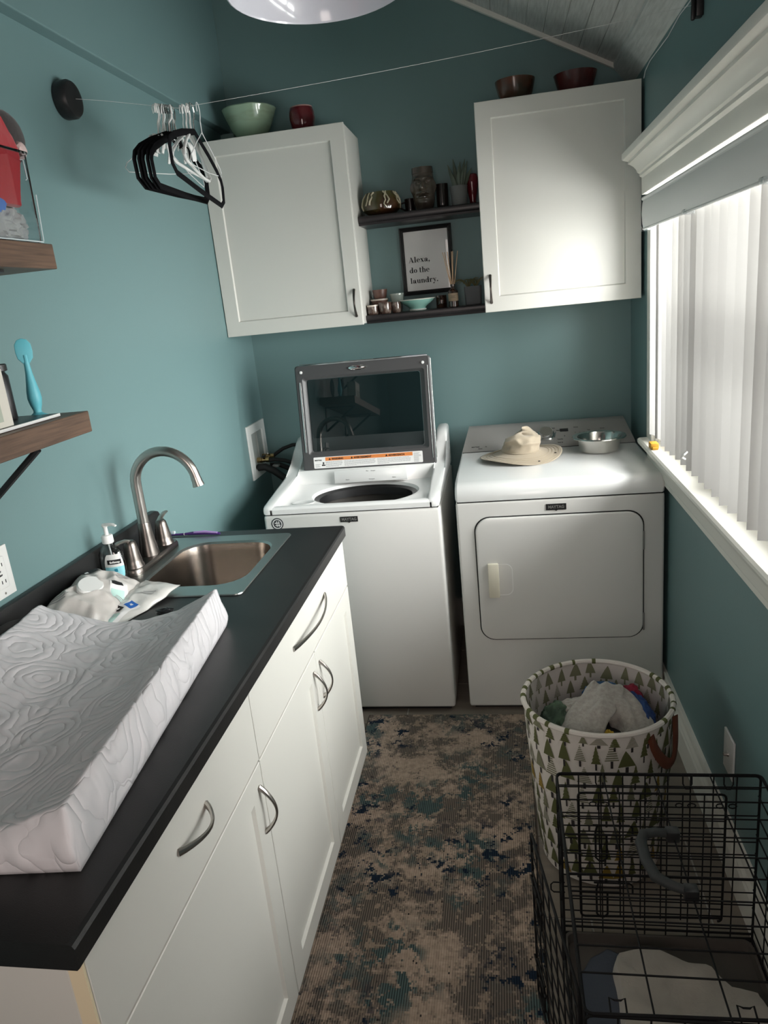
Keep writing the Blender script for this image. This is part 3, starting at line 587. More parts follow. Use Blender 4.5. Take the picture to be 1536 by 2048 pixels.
for dx, dy, h, bx in ((-.036, 0, .100, 0), (-.016, .012, .122, 0), (.004, -.010, .088, 0), (.010, .016, .110, 0), (.020, -.006, .070, 0), (.038, 0, .106, 0), (.052, .012, .080, 0), (-.024, -.012, .066, 0), (.028, .018, .118, 0)):
    bm = B(); pts = []; rs = []
    for k in range(7):
        s = k/6; pts.append((c[0]+dx*.35+dx*.75*s**1.2, c[1]+dy*.5+dy*s, c[2]+.066+h*s)); rs.append(.0075*(1-s**2.2)+.0009+.002*math.sin(PI*s))
    tube(bm, pts, rs, 7, flat=((0, 1, 0), .55)); obj('leaf', bm, 'leaf', t)
c = (1.072, -.062, ZU); t = thing('red_vase', 'deep red vase behind the succulent, partly hidden by the right cabinet', 'vase', c, 'pottery on the upper black shelf')
bm = B(); pot(bm, [(.014, 0), (.0135, .01), (.013, .022), (.019, .05), (.026, .085), (.028, .105), (.024, .122), (.018, .126), (.016, .122), (.02, .1), (0, .06)], c, 28); obj('body', bm, 'red_glaze', t)
# lower shelf pottery
G = 'pottery on the lower black shelf'
cup('pink_bowl', 'dusty pink bowl with pale rim, at the bottom of the pair stacked on lower shelf', 'bowl', (.6425, -.105, ZL), .030, .0385, .062, 'pink_glaze', G, 'rim_glaze')
cup('pink_bowl', 'dusty pink plain bowl stacked on top of the other one, lower shelf', 'bowl', (.6475, -.105, ZL+.0635), .027, .033, .038, 'pink_glaze', G)
cup('tea_bowl', 'grey green tea bowl with flared rim beside the print, lower shelf', 'bowl', (.7215, -.110, ZL), .019, .031, .078, 'sage_pot', G, 'sage_pot')
cup('tiny_cup', 'pale-fronted tiny cup nearest the left cabinet on lower shelf', 'cup', (.6265, -.205, ZL), .022, .0245, .040, 'speckle', G, 'rim_glaze', belly=.002)
cup('tiny_cup', 'dark speckled tiny cup in the middle of three on lower shelf', 'cup', (.6795, -.205, ZL), .0235, .0265, .047, 'speckle', G, belly=.003)
cup('tiny_cup', 'brown speckled tiny cup just left of the turquoise dish', 'cup', (.7245, -.190, ZL), .018, .0215, .044, 'speckle', G, belly=.002)
c = (.814, -.165, ZL); t = thing('turquoise_dish', 'shallow turquoise footed dish with wavy white rim under the print', 'dish', c, G)
wv = lambda a, z: .03*math.sin(3*a+1)*max(0, (z-.03)/.02)
bm = B(); pot(bm, [(.036, 0), (.038, .003), (.034, .010), (.045, .020), (.066, .034), (.076, .044), (.074, .045), (.062, .036), (.03, .022), (0, .019)], c, 40, wob=wv); obj('dish', bm, 'turq', t)
bm = B(); pot(bm, [(.0755, .0435), (.0775, .0455), (.0755, .0475), (.0730, .0455)], c, 40, wob=wv, cap=False); obj('rim', bm, mat('white_rim_glaze', (.62, .64, .58), .2), t)
bm = B(); pot(bm, [(.0365, .0005), (.0385, .0035), (.0365, .0065)], c, 40, cap=False); obj('foot', bm, mat('white_foot_glaze', (.6, .6, .57), .3), t)
c = (.915, -.130, ZL); t = thing('candle_jar', 'small dark glass candle jar between turquoise dish and reed diffuser', 'jar', c)
bm = B(); pot(bm, [(.022, 0), (.023, .002), (.023, .050), (.022, .052), (.0205, .050), (.0205, .035), (0, .034)], c, 24); obj('jar', bm, 'amber', t)
c = (.970, -.185, ZL); t = thing('reed_diffuser', 'dark bottle reed diffuser with kraft label and six reeds', 'diffuser', c)
bm = B(); pot(bm, [(.019, 0), (.0205, .002), (.0205, .060), (.019, .066), (.011, .072), (.0085, .076), (.0085, .083), (.0098, .084), (.0098, .092), (.006, .092), (.006, .08)], c, 24); obj('bottle', bm, 'amber', t)
bm = B(); pot(bm, [(.0209, .024), (.0209, .056)], c, 24, cap=False); lb = obj('label', bm, 'kraft', t)
bm = B()
for z, w in ((.045, .5), (.041, .35), (.037, .55)):
    for k in range(5):
        a = -PI/2-w+2*w*k/5; bm.faces.new([bm.verts.new((c[0]+.0212*math.cos(q), c[1]+.0212*math.sin(q), c[2]+zz)) for q, zz in ((a, z), (a+w*.3, z), (a+w*.3, z+.0013), (a, z+.0013))])
o = obj('label_print', bm, 'ink', lb, False); o['kind'] = 'stuff'
for dx, dy in ((-.032, .0), (-.025, .014), (-.012, -.01), (.004, .012), (.010, -.008), (.030, .004)):
    bm = B(); tube(bm, [(c[0]-dx*.10, c[1]-dy*.1, c[2]+.03), (c[0]+dx, c[1]+dy, c[2]+.222)], .00165, 6); obj('reed', bm, 'reed', t)
c = (1.052, -.140, ZL); t = thing('potted_air_plant', 'feathery air plant in a square slate grey pot on lower shelf', 'plant', c)
bm = B(); q = lambda w, z: [(c[0]+a, c[1]+b, c[2]+z) for a, b in rrect(-w, w, -w, w, .010)]
loops(bm, [q(.031, 0), q(.0335, .003), q(.036, .074), q(.0355, .0765), q(.0335, .076), q(.032, .062)], True, True); obj('pot', bm, 'slate_pot', t)
rg = random.Random(11)
for k in range(34):
    a = rg.uniform(0, 2*PI); l = rg.uniform(.03, .062); bm = B(); pts = []
    cx0 = c[0]-.018 if k % 3 else c[0]+.014
    for j in range(6):
        s = j/5; pts.append((cx0+math.cos(a)*l*s*1.0-.008*s, c[1]+math.sin(a)*l*.5*s, c[2]+.068+.048*math.sin(PI*.62*s)*(.6+l*8)-.018*s*s))
    tube(bm, pts, [.0022*(1-j/6)+.0004 for j in range(6)], 5); obj('leaf', bm, 'air_leaf', t)
# ---------------------------------------------------------------- framed print
t = thing('framed_print', 'black framed print of three lines of bold serif words between the cabinets', 'picture', (.855, -.012, 1.625))
fx0, fx1, fz0, fz1 = .7405, .9700, 1.6245, 1.9095
bm = B()
def fr(i, y): return [(a, y, b) for a, b in ((fx0+i, fz0+i), (fx1-i, fz0+i), (fx1-i, fz1-i), (fx0+i, fz1-i))]
loops(bm, [fr(.002, -.002), fr(0, -.010), fr(.002, -.016), fr(.008, -.018), fr(.011, -.0145), fr(.015, -.0155), fr(.018, -.012), fr(.0185, -.006)], False); obj('frame', bm, 'black', t, False)
bm = B(); box(bm, fx0+.017, fx1-.017, -.0075, -.002, fz0+.017, fz1-.017); pp = obj('paper', bm, 'paper', t, False)
def glyphs(bm, s, x, z, y, h):
    def P(pts, ox):
        try: bm.faces.new([bm.verts.new((x+(ox+a)*h, y, z+b*h)) for a, b in pts])
        except ValueError: pass
    def R(x0, y0, x1, y1, ox): P(((x0, y0), (x1, y0), (x1, y1), (x0, y1)), ox)
    def A(cx, cy, rx, ry, ix, iy, a0, a1, ox, n=20):
        for k in range(n):
            p, q = math.radians(a0+(a1-a0)*k/n), math.radians(a0+(a1-a0)*(k+1)/n)
            P(((cx+ix*math.cos(p), cy+iy*math.sin(p)), (cx+rx*math.cos(p), cy+ry*math.sin(p)), (cx+rx*math.cos(q), cy+ry*math.sin(q)), (cx+ix*math.cos(q), cy+iy*math.sin(q))), ox)
    def D(cx, cy, r, ox): P([(cx+r*math.cos(2*PI*k/14), cy+r*math.sin(2*PI*k/14)) for k in range(14)], ox)
    ox = 0
    for ch in s:
        if ch == ' ': ox += .34; continue
        if ch == 'A': P(((.06, 0), (.12, 0), (.48, 1), (.42, 1)), ox); P(((.38, 1), (.54, 1), (.92, 0), (.66, 0)), ox); R(.22, .28, .70, .33, ox); R(-.02, 0, .25, .05, ox); R(.56, 0, 1.0, .05, ox); w = 1.02
        elif ch == 'l': R(.10, 0, .32, 1.05, ox); R(0, 0, .42, .05, ox); R(0, 1.0, .2, 1.05, ox); w = .46
        elif ch == 'e': A(.33, .34, .33, .35, .12, .305, 0, 318, ox); R(.18, .33, .62, .38, ox); w = .70
        elif ch == 'x': P(((.04, .68), (.28, .68), (.68, 0), (.44, 0)), ox); P(((.54, .68), (.60, .68), (.14, 0), (.08, 0)), ox); R(0, .63, .34, .68, ox); R(.44, .63, .70, .68, ox); R(0, 0, .26, .05, ox); R(.38, 0, .74, .05, ox); w = .77
        elif ch == 'a': R(.40, .08, .61, .48, ox); A(.34, .47, .27, .22, .08, .175, 0, 165, ox); A(.25, .19, .25, .2, .06, .155, 0, 360, ox); R(.50, 0, .74, .08, ox); D(.14, .49, .105, ox); w = .76
        elif ch == ',': D(.14, .11, .12, ox); P(((.14, .02), (.26, .10), (.20, -.10), (.06, -.22), (.05, -.19)), ox); w = .3
        elif ch == '.': D(.14, .11, .12, ox); w = .3
        elif ch == 'd': A(.32, .34, .32, .35, .12, .30, 0, 360, ox); R(.46, 0, .68, 1.05, ox); R(.34, 1.0, .5, 1.05, ox); R(.5, 0, .78, .05, ox); w = .80
        elif ch == 'o': A(.33, .34, .33, .35, .12, .305, 0, 360, ox); w = .70
        elif ch == 't': R(.1, .06, .31, .92, ox); R(0, .63, .48, .68, ox); R(.16, 0, .46, .07, ox); w = .50
        elif ch == 'h' or ch == 'n':
            top = 1.05 if ch == 'h' else .68
            R(.08, 0, .29, top, ox); R(0, top-.05, .2, top, ox); A(.44, .44, .28, .25, .07, .2, 0, 150, ox); R(.51, 0, .72, .45, ox); R(0, 0, .37, .05, ox); R(.43, 0, .80, .05, ox); w = .82
        elif ch == 'u': R(.08, .22, .29, .68, ox); R(0, .63, .2, .68, ox); A(.38, .24, .30, .25, .09, .2, 180, 340, ox); R(.48, 0, .69, .68, ox); R(.40, .63, .5, .68, ox); R(.6, 0, .78, .05, ox); w = .80
        elif ch == 'r': R(.08, 0, .29, .68, ox); R(0, .63, .2, .68, ox); A(.44, .44, .2, .25, .15, .2, 30, 150, ox); D(.48, .57, .11, ox); R(0, 0, .38, .05, ox); w = .62
        elif ch == 'y': P(((.04, .68), (.28, .68), (.54, .06), (.40, .06)), ox); P(((.56, .68), (.62, .68), (.32, -.28), (.24, -.28)), ox); D(.15, -.22, .11, ox); R(0, .63, .34, .68, ox); R(.46, .63, .72, .68, ox); w = .74
        ox += w+.03
    return ox*h
for s, zz in (('Alexa,', 1.7625), ('do the', 1.7190), ('laundry.', 1.6745)):
    bm = B(); glyphs(bm, s, .7745, zz, -.0078, .0225); bmesh.ops.recalc_face_normals(bm, faces=bm.faces); o = obj('lettering', bm, 'ink', pp, False)
bm = B(); bm.faces.new([bm.verts.new(p) for p in fr(.0182, -.0095)]); obj('glass', bm, thin_glass('picture_glass', (.97, .98, .98), .025), t, False)
# ================================================================ HANGERS AND CLOTHES LINE
A0, HK, B1 = Vector((.052, -1.300, 2.231)), Vector((.315, -1.262, 2.180)), Vector((1.700, -1.102, 2.275))
t = thing('clothes_line', 'thin pale clothes line stretched across the room from a black wall disc', 'clothes line', (.03, -1.30, 2.17))
bm = B(); lathe(bm, [(.046, 0), (.049, .006), (.049, .030), (.044, .038), (.030, .041), (0, .042)], n=32, M4=frame_m((.0005, -1.300, 2.231), (0, 1, 0), (0, 0, 1))); obj('reel_disc', bm, 'black', t)
bm = B(); pts = [A0+Vector((-.012, 0, 0))]+[A0.lerp(HK, k/4) for k in range(1, 5)]+[HK.lerp(B1, k/10)-Vector((0, 0, .010*math.sin(PI*k/10))) for k in range(1, 11)]; tube(bm, pts, .0005, 6); obj('cord', bm, 'wire_white', t)
bm = B(); box(bm, 1.700, 1.7185, -1.116, -1.088, 2.245, 2.33, .003); box(bm, 1.690, 1.7, -1.108, -1.096, 2.24, 2.29, .003); box(bm, 1.694, 1.706, -1.126, -1.114, 2.285, 2.30, .002); obj('bracket', bm, 'black', t)
GH = 'clothes hangers bunched on the line'
def hanger(kind, s, rz, label, tilt=0, w=.205, lean=0):
    p = HK.lerp(B1, s) if s >= 0 else HK.lerp(A0, -s)
    name = {'v': 'velvet_hanger', 'p': 'plastic_hanger', 'w': 'wire_hanger', 'c': 'clip_hanger'}[kind]
    t = thing(name, label, 'hanger', p, GH)
    m = Matrix.Translation(p) @ Matrix.Rotation(rz, 4, 'Z') @ Matrix.Rotation(tilt, 4, 'X') @ Matrix.Rotation(lean, 4, 'Y')   # local x = across the shoulders
    Q = lambda pts: [m @ Vector(q) for q in pts]
    hook = [(-.018, 0, -.020), (-.019, 0, -.006), (-.012, 0, .0025), (0, 0, .0045), (.012, 0, .001), (.018, 0, -.012), (.014, 0, -.026), (.002, 0, -.040), (0, 0, -.072)]
    if kind == 'v':
        bm = B(); tube(bm, Q(hook), .0019, 7); obj('hook', bm, 'chrome', t)
        bm = B(); pts = [(0, 0, -.068), (.03, 0, -.078), (.10, 0, -.100), (.165, 0, -.126), (w-.008, 0, -.146), (w, 0, -.162), (w-.004, 0, -.205), (w-.03, 0, -.222), (0, 0, -.224), (-w+.03, 0, -.222), (-w+.004, 0, -.205), (-w, 0, -.162), (-w+.008, 0, -.146), (-.165, 0, -.126), (-.10, 0, -.100), (-.03, 0, -.078)]
        tube(bm, Q(pts), .0085, 8, closed=True, flat=(m.to_3x3() @ Vector((0, 1, 0)), .38)); obj('frame', bm, 'velvet', t)
    elif kind == 'p':
        bm = B(); tube(bm, Q(hook), .0030, 8); obj('hook', bm, 'white_plastic', t)
        bm = B(); pts = [(0, 0, -.066), (.05, 0, -.080), (.12, 0, -.108), (.18, 0, -.142), (.19, 0, -.155), (.17, 0, -.165), (0, 0, -.167), (-.17, 0, -.165), (-.19, 0, -.155), (-.18, 0, -.142), (-.12, 0, -.108), (-.05, 0, -.080)]
        tube(bm, Q(pts), .0045, 8, closed=True); obj('frame', bm, 'white_plastic', t)
    elif kind == 'w':
        bm = B(); tube(bm, Q(hook), .0013, 6); obj('hook', bm, 'wire_white', t)
        bm = B(); pts = [(0, 0, -.07), (.10, 0, -.108), (.19, 0, -.146), (.202, 0, -.158), (.19, 0, -.168), (0, 0, -.172), (-.19, 0, -.168), (-.202, 0, -.158), (-.19, 0, -.146), (-.10, 0, -.108)]
        tube(bm, Q(pts), .0012, 6, closed=True); obj('frame', bm, 'wire_white', t)
    else:
        bm = B(); tube(bm, Q([(q[0], q[1], q[2]) for q in hook]), .0026, 8); obj('hook', bm, 'white_plastic', t)
        bm = B(); pts = [(-.072, .004, -.092), (-.036, 0, -.082), (0, 0, -.074), (.036, 0, -.082), (.072, .004, -.092)]; tube(bm, Q(pts), .0055, 8, flat=(m.to_3x3() @ Vector((0, 1, 0)), .5)); obj('bar', bm, 'white_plastic', t)
        for sx_ in (-1, 1):
            bm = B(); tube(bm, Q([(sx_*.062, -.004, -.084), (sx_*.068, -.009, -.105), (sx_*.072, -.006, -.132)]), [.008, .010, .008], 8, flat=(m.to_3x3() @ Vector((0, 1, 0)), .45)); obj('clip', bm, 'white_plastic', t)
    return t
R_ = math.radians
hanger('v', .028, R_(93), 'black velvet hanger nearest the white cabinet, tilted away from the others', 0, .205, R_(7))
for s, rz, lb in ((-.150, 86, 'black velvet hanger nearest the teal wall in the tight black bunch'), (-.128, 88, 'second black velvet hanger from the teal wall in the bunch'), (-.106, 89, 'third black velvet hanger, middle of the tight black bunch'), (-.084, 91, 'fourth black velvet hanger from the teal wall in the bunch'), (-.060, 92, 'fifth black velvet hanger, last of the tight bunch before the tilted one')): hanger('v', s, R_(rz), lb)
for s, rz, lb, ln in ((-.225, 80, 'thin white wire hanger closest to the teal wall, behind the black bunch', -6), (.006, 101, 'thin white wire hanger in front of the black bunch, bar seen crossing it', 3), (.040, 99, 'thin white wire hanger between the tilted black hanger and cabinet', -4)): hanger('w', s, R_(rz), lb, 0, .2, R_(ln))
for s, rz, lb in ((.012, 97, 'white plastic hanger inside the loop of the tilted black hanger'), (.020, 103, 'white plastic hanger just right of the other white plastic one')): hanger('p', s, R_(rz), lb, 0, .19)
for s, rz, tl, lb in ((-.215, 98, .1, 'white clip hanger at the left end of the white bunch'), (-.185, 80, -.1, 'second white clip hanger from the teal wall'), (-.155, 108, .15, 'white clip hanger in the middle of the white bunch'), (-.12, 66, 0, 'fourth white clip hanger from the teal wall'), (-.075, 114, -.1, 'white clip hanger at the cabinet end of the white bunch')): hanger('c', s, R_(rz), lb, tl)
bm = B(); tube(bm, [(1.7165, -.300, 2.296), (1.7165, -.330, 2.313), (1.7165, -.42, 2.322), (1.7165, -.70, 2.315), (1.7165, -.85, 2.326), (1.7165, -1.05, 2.318), (1.7165, -1.4, 2.326), (1.7165, -2.2, 2.322)], .0016, 6)
tag(obj('thin_cable', bm, 'wire_white'), 'thin pale cable tacked along the top of the right wall', 'cable')
# pendant lamp
c = (.777, -1.44, 2.333); t = thing('pendant_lamp', 'white enamel dome pendant lamp hanging below the sloping ceiling', 'lamp', c)
M['enamel'] = mat('white_enamel', (.70, .70, .76), .12, coat=.5)
bm = B(); lathe(bm, [(.212, .004), (.214, 0), (.217, .001), (.217, .006), (.205, .045), (.165, .10), (.095, .145), (.045, .165), (.042, .20), (.038, .20), (.038, .168), (.09, .142), (.16, .096), (.200, .043), (.212, .004)], c, 48, cap=False); obj('shade', bm, 'enamel', t)
bm = B(); lathe(bm, [(0, .062), (.020, .068), (.030, .088), (.028, .108), (.016, .135), (.015, .165), (0, .166)], c, 20); obj('bulb', bm, mat('frosted_bulb', (.75, .74, .70), .3), t)
bm = B(); tube(bm, [(c[0], c[1], c[2]+.19), (c[0], c[1], zc(c[0])-.004)], .006, 8); obj('rod', bm, 'nickel', t)
bm = B(); lathe(bm, [(.06, 0), (.06, -.015), (.012, -.03)], (c[0], c[1], zc(c[0])+.02), 24); obj('canopy', bm, 'nickel', t)
# ================================================================ WALL FITTINGS
t = thing('laundry_outlet_box', 'white recessed washer outlet box with valves and hoses on left wall', 'outlet box', (.01, -.145, .88))
bm = B(); yo0, yo1, zo0, zo1 = -.268, -.022, .878, 1.128
def oq(i, x): return [(x, b, z_) for b, z_ in ((yo0+i, zo0+i), (yo1-i, zo0+i), (yo1-i, zo1-i), (yo0+i, zo1-i))]
loops(bm, [oq(0, .0008), oq(.001, .008), oq(.040, .009), oq(.044, .002)], False); obj('frame', bm, 'white_plastic', t, False)
bm = B(); box(bm, .0012, .0022, yo0+.044, yo1-.044, zo0+.044, zo1-.044); box(bm, .0022, .009, yo0+.118, yo0+.124, zo0+.06, zo1-.044); obj('back_panel', bm, mat('grey_box_lining', (.42, .44, .42), .5), t, False)
M['brass'] = mat('brass', (.55, .38, .18), .25, 1)
for yy in (-.175, -.095):
    bm = B(); lathe(bm, [(.013, 0), (.013, .022), (.010, .024), (.010, .04), (.012, .042), (.012, .058), (0, .06)], n=14, M4=frame_m((.003, yy, .955), (0, 1, 0), (0, 0, 1))); v = obj('valve', bm, 'brass', t)
    bm = B(); box(bm, .030, .040, yy-.022, yy+.022, .967, .976, .003); obj('valve_handle', bm, 'black' if yy < -.1 else 'chrome', v)
bm = B(); tube(bm, [(.055, -.095, .955), (.075, -.09, .968), (.105, -.08, .985), (.15, -.07, .997), (.22, -.06, .995), (.30, -.055, .97)], .0085, 10); obj('hose', bm, 'black_rubber', t)
bm = B(); tube(bm, [(.055, -.175, .952), (.085, -.17, .953), (.13, -.15, .94), (.18, -.13, .915), (.208, -.09, .86), (.208, -.06, .7)], .0095, 10); obj('hose', bm, 'black_rubber', t)
bm = B(); tube(bm, [(.012, -.20, .925), (.045, -.205, .928), (.085, -.20, .905), (.13, -.185, .86), (.165, -.17, .78), (.18, -.16, .6), (.18, -.15, .3)], .017, 12); obj('drain_hose', bm, 'black_rubber', t)
bm = B(); tube(bm, [(.05, -.14, .92), (.09, -.12, .915), (.15, -.10, .88), (.185, -.08, .80), (.19, -.06, .6)], .012, 10); obj('hose', bm, 'black_rubber', t)
bm = B(); box(bm, .075, .105, -.19, -.16, .918, .93, .003); obj('cable_clip', bm, 'console', t)
t = thing('outlet_plate', 'white outlet cover plate on the left wall above the backsplash', 'outlet', (.004, -1.99, 1.045))
bm = B(); box(bm, .0008, .0060, -2.032, -1.955, 1.050, 1.168, .002); obj('plate', bm, 'white_plastic', t)
bm = B(); box(bm, .0060, .0085, -2.012, -1.976, 1.072, 1.146, .002); fc = obj('receptacle', bm, 'white_plastic', t)
bm = B()
for zz in (1.128, 1.088):
    for yy in (-1.999, -1.987): box(bm, .0085, .0089, yy-.0012, yy+.0012, zz-.004, zz+.004)
o = obj('slot', bm, 'ink', fc, False); o['kind'] = 'stuff'
for s, zz in (('TEST', 1.112), ('RESET', 1.103)): obj('lettering', text_bm(s, .005, (.0090, -2.006, zz), (0, 1, 0), (0, 0, 1), .0002), 'ink', fc, False)
bm = B(); lathe(bm, [(.003, 0), (.0025, .001), (0, .0012)], n=10, M4=frame_m((.006, -1.994, 1.060), (0, 1, 0), (0, 0, 1))); obj('screw', bm, 'nickel', t)
t = thing('cable_plate', 'white cable wall plate low on the right wall above baseboard', 'wall plate', (1.715, -1.57, .29))
bm = B(); box(bm, 1.712, 1.7184, -1.614, -1.530, .285, .405, .002); obj('plate', bm, 'white_plastic', t)
bm = B(); lathe(bm, [(.008, 0), (.007, .003), (.005, .003), (.0048, .012), (.003, .0125), (0, .009)], n=14, M4=frame_m((1.7121, -1.572, .345), (0, -1, 0), (0, 0, 1))); obj('connector', bm, 'nickel', t)
# ================================================================ WALNUT SHELVES
def wshelf(label, z0, z1, ye, strut):
    t = thing('floating_shelf', label, 'shelf', (.115, ye-.45, z0), 'walnut shelves on the left wall')
    bm = B(); box(bm, .001, .231, ye-.92, ye, z0, z1, .0015, 1); obj('board', bm, 'walnut', t, False)
    for yy in (ye-.15, ye-.72):
        bm = B(); box(bm, .001, .006, yy-.012, yy+.012, z0-.16, z0-.002); box(bm, .001, .20, yy-.012, yy+.012, z0-.006, z0-.0005)
        tube(bm, [(.005, yy, z0-.155), (.19, yy, z0-.008)], .0075, 8); obj('bracket', bm, 'black', t, False)
wshelf('upper walnut shelf on the left wall carrying the clear bin', 1.7530, 1.8035, -1.872, 0)
wshelf('lower walnut shelf on the left wall with the blue brush on it', 1.4000, 1.4470, -1.870, 1)
ZA, ZB = 1.8040, 1.4475
# clear bin and what is in it
t = thing('clear_bin', 'clear acrylic bin on the upper walnut shelf holding soft toys and cloth', 'bin', (.12, -2.05, ZA))
bm = B(); bx0, bx1, by0, by1, bh = .045, .2205, -2.26, -1.882, .176
for a in ((bx0, bx1, by1-.002, by1), (bx0, bx1, by0, by0+.002), (bx0, bx0+.002, by0, by1), (bx1-.002, bx1, by0, by1)):
    pass
def bq(i, z_, r=.012): return [(a, b, ZA+z_) for a, b in rrect(bx0+i, bx1-i, by0+i, by1-i, r)]
loops(bm, [bq(.004, .0), bq(.001, .004), bq(0, .012), bq(-.003, bh-.004)], False); obj('wall', bm, 'acrylic', t)
M['acr_edge'] = mat('acrylic_edge', (.62, .70, .72), .08, spec=.8)
bm = B(); loops(bm, [bq(-.003, bh-.004), bq(-.0055, bh-.002), bq(-.0055, bh+.001), bq(-.002, bh+.001), bq(-.0015, bh-.003)], False); obj('rim', bm, 'acrylic', t)
bm = B(); loops(bm, [bq(.004, .0005), bq(.004, .004)], True, True); obj('base', bm, 'acrylic', t)
bm = B(); tube(bm, [(bx1-.001, by1-.001, ZA+.006), (bx1+.002, by1+.002, ZA+bh*.55)], .0012, 6); tube(bm, [(bx1, by0+.01, ZA+.004), (bx1, by1-.004, ZA+.004)], .0015, 6); obj('edge', bm, 'acr_edge', t)
bm = B(); q = lambda i: [(bx1+.0028, -1.915+i*.3, 0)]
tube(bm, [(bx1+.002, -1.910, ZA+.160), (bx1+.002, -1.900, ZA+.160), (bx1+.002, -1.899, ZA+.125), (bx1+.002, -1.905, ZA+.122)], .001, 6); obj('latch_tab', bm, 'acr_edge', t)
M['red_felt'] = mat('red_plush', (.42, .012, .022), .9, sheen=.3, bump=(60, .3)); M['dark_felt'] = mat('charcoal_plush', (.035, .028, .028), .9, sheen=.3, bump=(60, .3)); M['brown_red'] = mat('brown_red_cloth', (.13, .035, .03), .9)
M['pale_pink_cloth'] = mat('pale_pink_cloth', (.62, .48, .46), .9, bump=(80, .3)); M['grey_cloth'] = mat('light_grey_cloth', (.42, .42, .41), .9, bump=(130, .3), var=((.33, .33, .33), 60))
M['blue_cloth'] = mat('bright_blue_cloth', (.05, .18, .55), .8)
bm = B(); prism(bm, [(-2.22, 1.875), (-1.915, 1.875), (-1.892, 1.968), (-1.884, 1.990), (-1.896, 2.012), (-1.926, 2.040), (-1.975, 2.072), (-2.06, 2.09), (-2.22, 2.09)], 'x', .186, .212, .010); tag(obj('red_toy', bm, 'red_felt', base=(.19, -2.05, 1.90)), 'bright red plush toy sticking up out of the clear bin', 'toy')
bm = B(); blob(bm, (.168, -1.853, 2.022), (.017, .058, .052), 3, .05, 1.5, 3, False)
tag(obj('dark_toy', bm, 'dark_felt', base=(.145, -1.90, 1.97)), 'rounded charcoal plush toy behind the red one, leaning over the bin end', 'toy')
bm = B(); blob(bm, (.200, -1.868, 1.990), (.012, .014, .017), 8, .15, 2, 3); tag(obj('pink_cloth', bm, 'pale_pink_cloth', base=(.15, -1.9, 1.94)), 'small pale pink cloth tucked at the rim of the clear bin', 'cloth')
bm = B(); prism(bm, [(-2.20, 1.835), (-1.893, 1.840), (-1.888, 1.90), (-1.886, 1.965), (-1.96, 1.99), (-2.20, 1.99)], 'x', .135, .166, .010); tag(obj('brown_cloth', bm, 'brown_red', base=(.125, -2.05, 1.83)), 'brownish red folded cloth leaning inside the clear bin', 'cloth')
bm = B(); blob(bm, (.172, -1.975, ZA+.034), (.040, .082, .046), 12, .24, 2.0, 5, True, ZA+.0055); tag(obj('grey_cloth', bm, 'grey_cloth'), 'crumpled light grey cloth lying in the bottom of the clear bin', 'cloth')
bm = B(); blob(bm, (.200, -2.000, ZA+.072), (.014, .035, .024), 15, .2, 2.0, 3); tag(obj('blue_cloth', bm, 'blue_cloth'), 'bright blue rolled cloth on top of the grey cloth in bin', 'cloth')
# lower walnut shelf
t = thing('silicone_brush', 'light blue silicone spatula brush standing on its suction foot', 'brush', (.130, -1.905, ZB))
M['aqua_sil'] = mat('aqua_silicone', (.115, .46, .54), .45)
bm = B(); lathe(bm, [(.021, 0), (.022, .0015), (.014, .005), (.009, .009), (.0085, .014), (.0125, .026), (.0150, .040), (.0140, .055), (.0105, .075), (.0075, .095), (.0062, .112), (.006, .120)], (.130, -1.905, ZB), 24); obj('handle', bm, 'aqua_sil', t)
bm = B(); hp = [(-.006, 0), (.006, 0), (.0155, .012), (.0175, .026), (.0165, .042), (.010, .052), (0, .055), (-.010, .052), (-.0165, .042), (-.0175, .026), (-.0155, .012)]
prism(bm, [(a, b) for a, b in hp], 'y', -.0035, .0035, .002); xform(bm, Matrix.Translation((.130, -1.905, ZB+.116)) @ Matrix.Rotation(R_(35), 4, 'Z') @ Matrix.Rotation(R_(-6), 4, 'X')); obj('head', bm, 'aqua_sil', t)
bm = B(); 
for v in (0,): tube(bm, [(.130, -1.905, ZB+.110), (.130, -1.9045, ZB+.135)], [.0055, .0045], 10)
obj('neck', bm, 'aqua_sil', t)
CAMP = Vector((1.16, -3.4, 1.62))
t = thing('flat_tray', 'thin black tray with a white front edge on lower walnut shelf', 'tray', (.10, -2.1, ZB))
bm = B(); box(bm, .012, .200, -2.45, -1.935, ZB+.0002, ZB+.0068, .002); obj('tray', bm, 'black', t)
bm = B(); box(bm, .2004, .2044, -2.45, -1.937, ZB+.0006, ZB+.0072, .001); obj('edge', bm, 'white_plastic', t)
ZC = ZB+.0072
t = thing('cream_box', 'upright cream carton on the black tray at the shelf edge', 'box', (.165, -2.15, ZC))
bm = B(); box(bm, .140, .196, -2.22, -2.083, ZC, ZC+.112, .002); obj('carton', bm, mat('cream_card', (.66, .63, .56), .6, bump=(40, .1)), t, False)
bm = B(); box(bm, .1962, .1968, -2.21, -2.112, ZC+.012, ZC+.055); obj('label', bm, mat('sage_label', (.42, .46, .38), .6), t, False)
t = thing('black_bottle', 'slim black bottle with white script behind the cream carton', 'bottle', (.10, -2.03, ZC))
bm = B(); lathe(bm, [(.017, 0), (.018, .002), (.018, .092), (.014, .098), (.013, .101), (.019, .103), (.019, .115), (.017, .117), (0, .117)], (.120, -1.992, ZC), 20); bt = obj('bottle', bm, 'black', t)
tb = text_bm('ZZ', .026, (.1345, -2.0035, ZC+.022), Vector((0, 0, 1)), Vector((-.55, -.83, .0)), .0006)
obj('lettering', tb, 'white_plastic', bt, False)
t = thing('hair_brush', 'black oval brush leaning behind the black bottle on the shelf', 'brush', (.05, -2.0, ZC))
bm = B(); blob(bm, (.072, -1.945, ZC+.062), (.012, .036, .055), 2, .03, 1, 3, False); obj('head', bm, 'black', t)
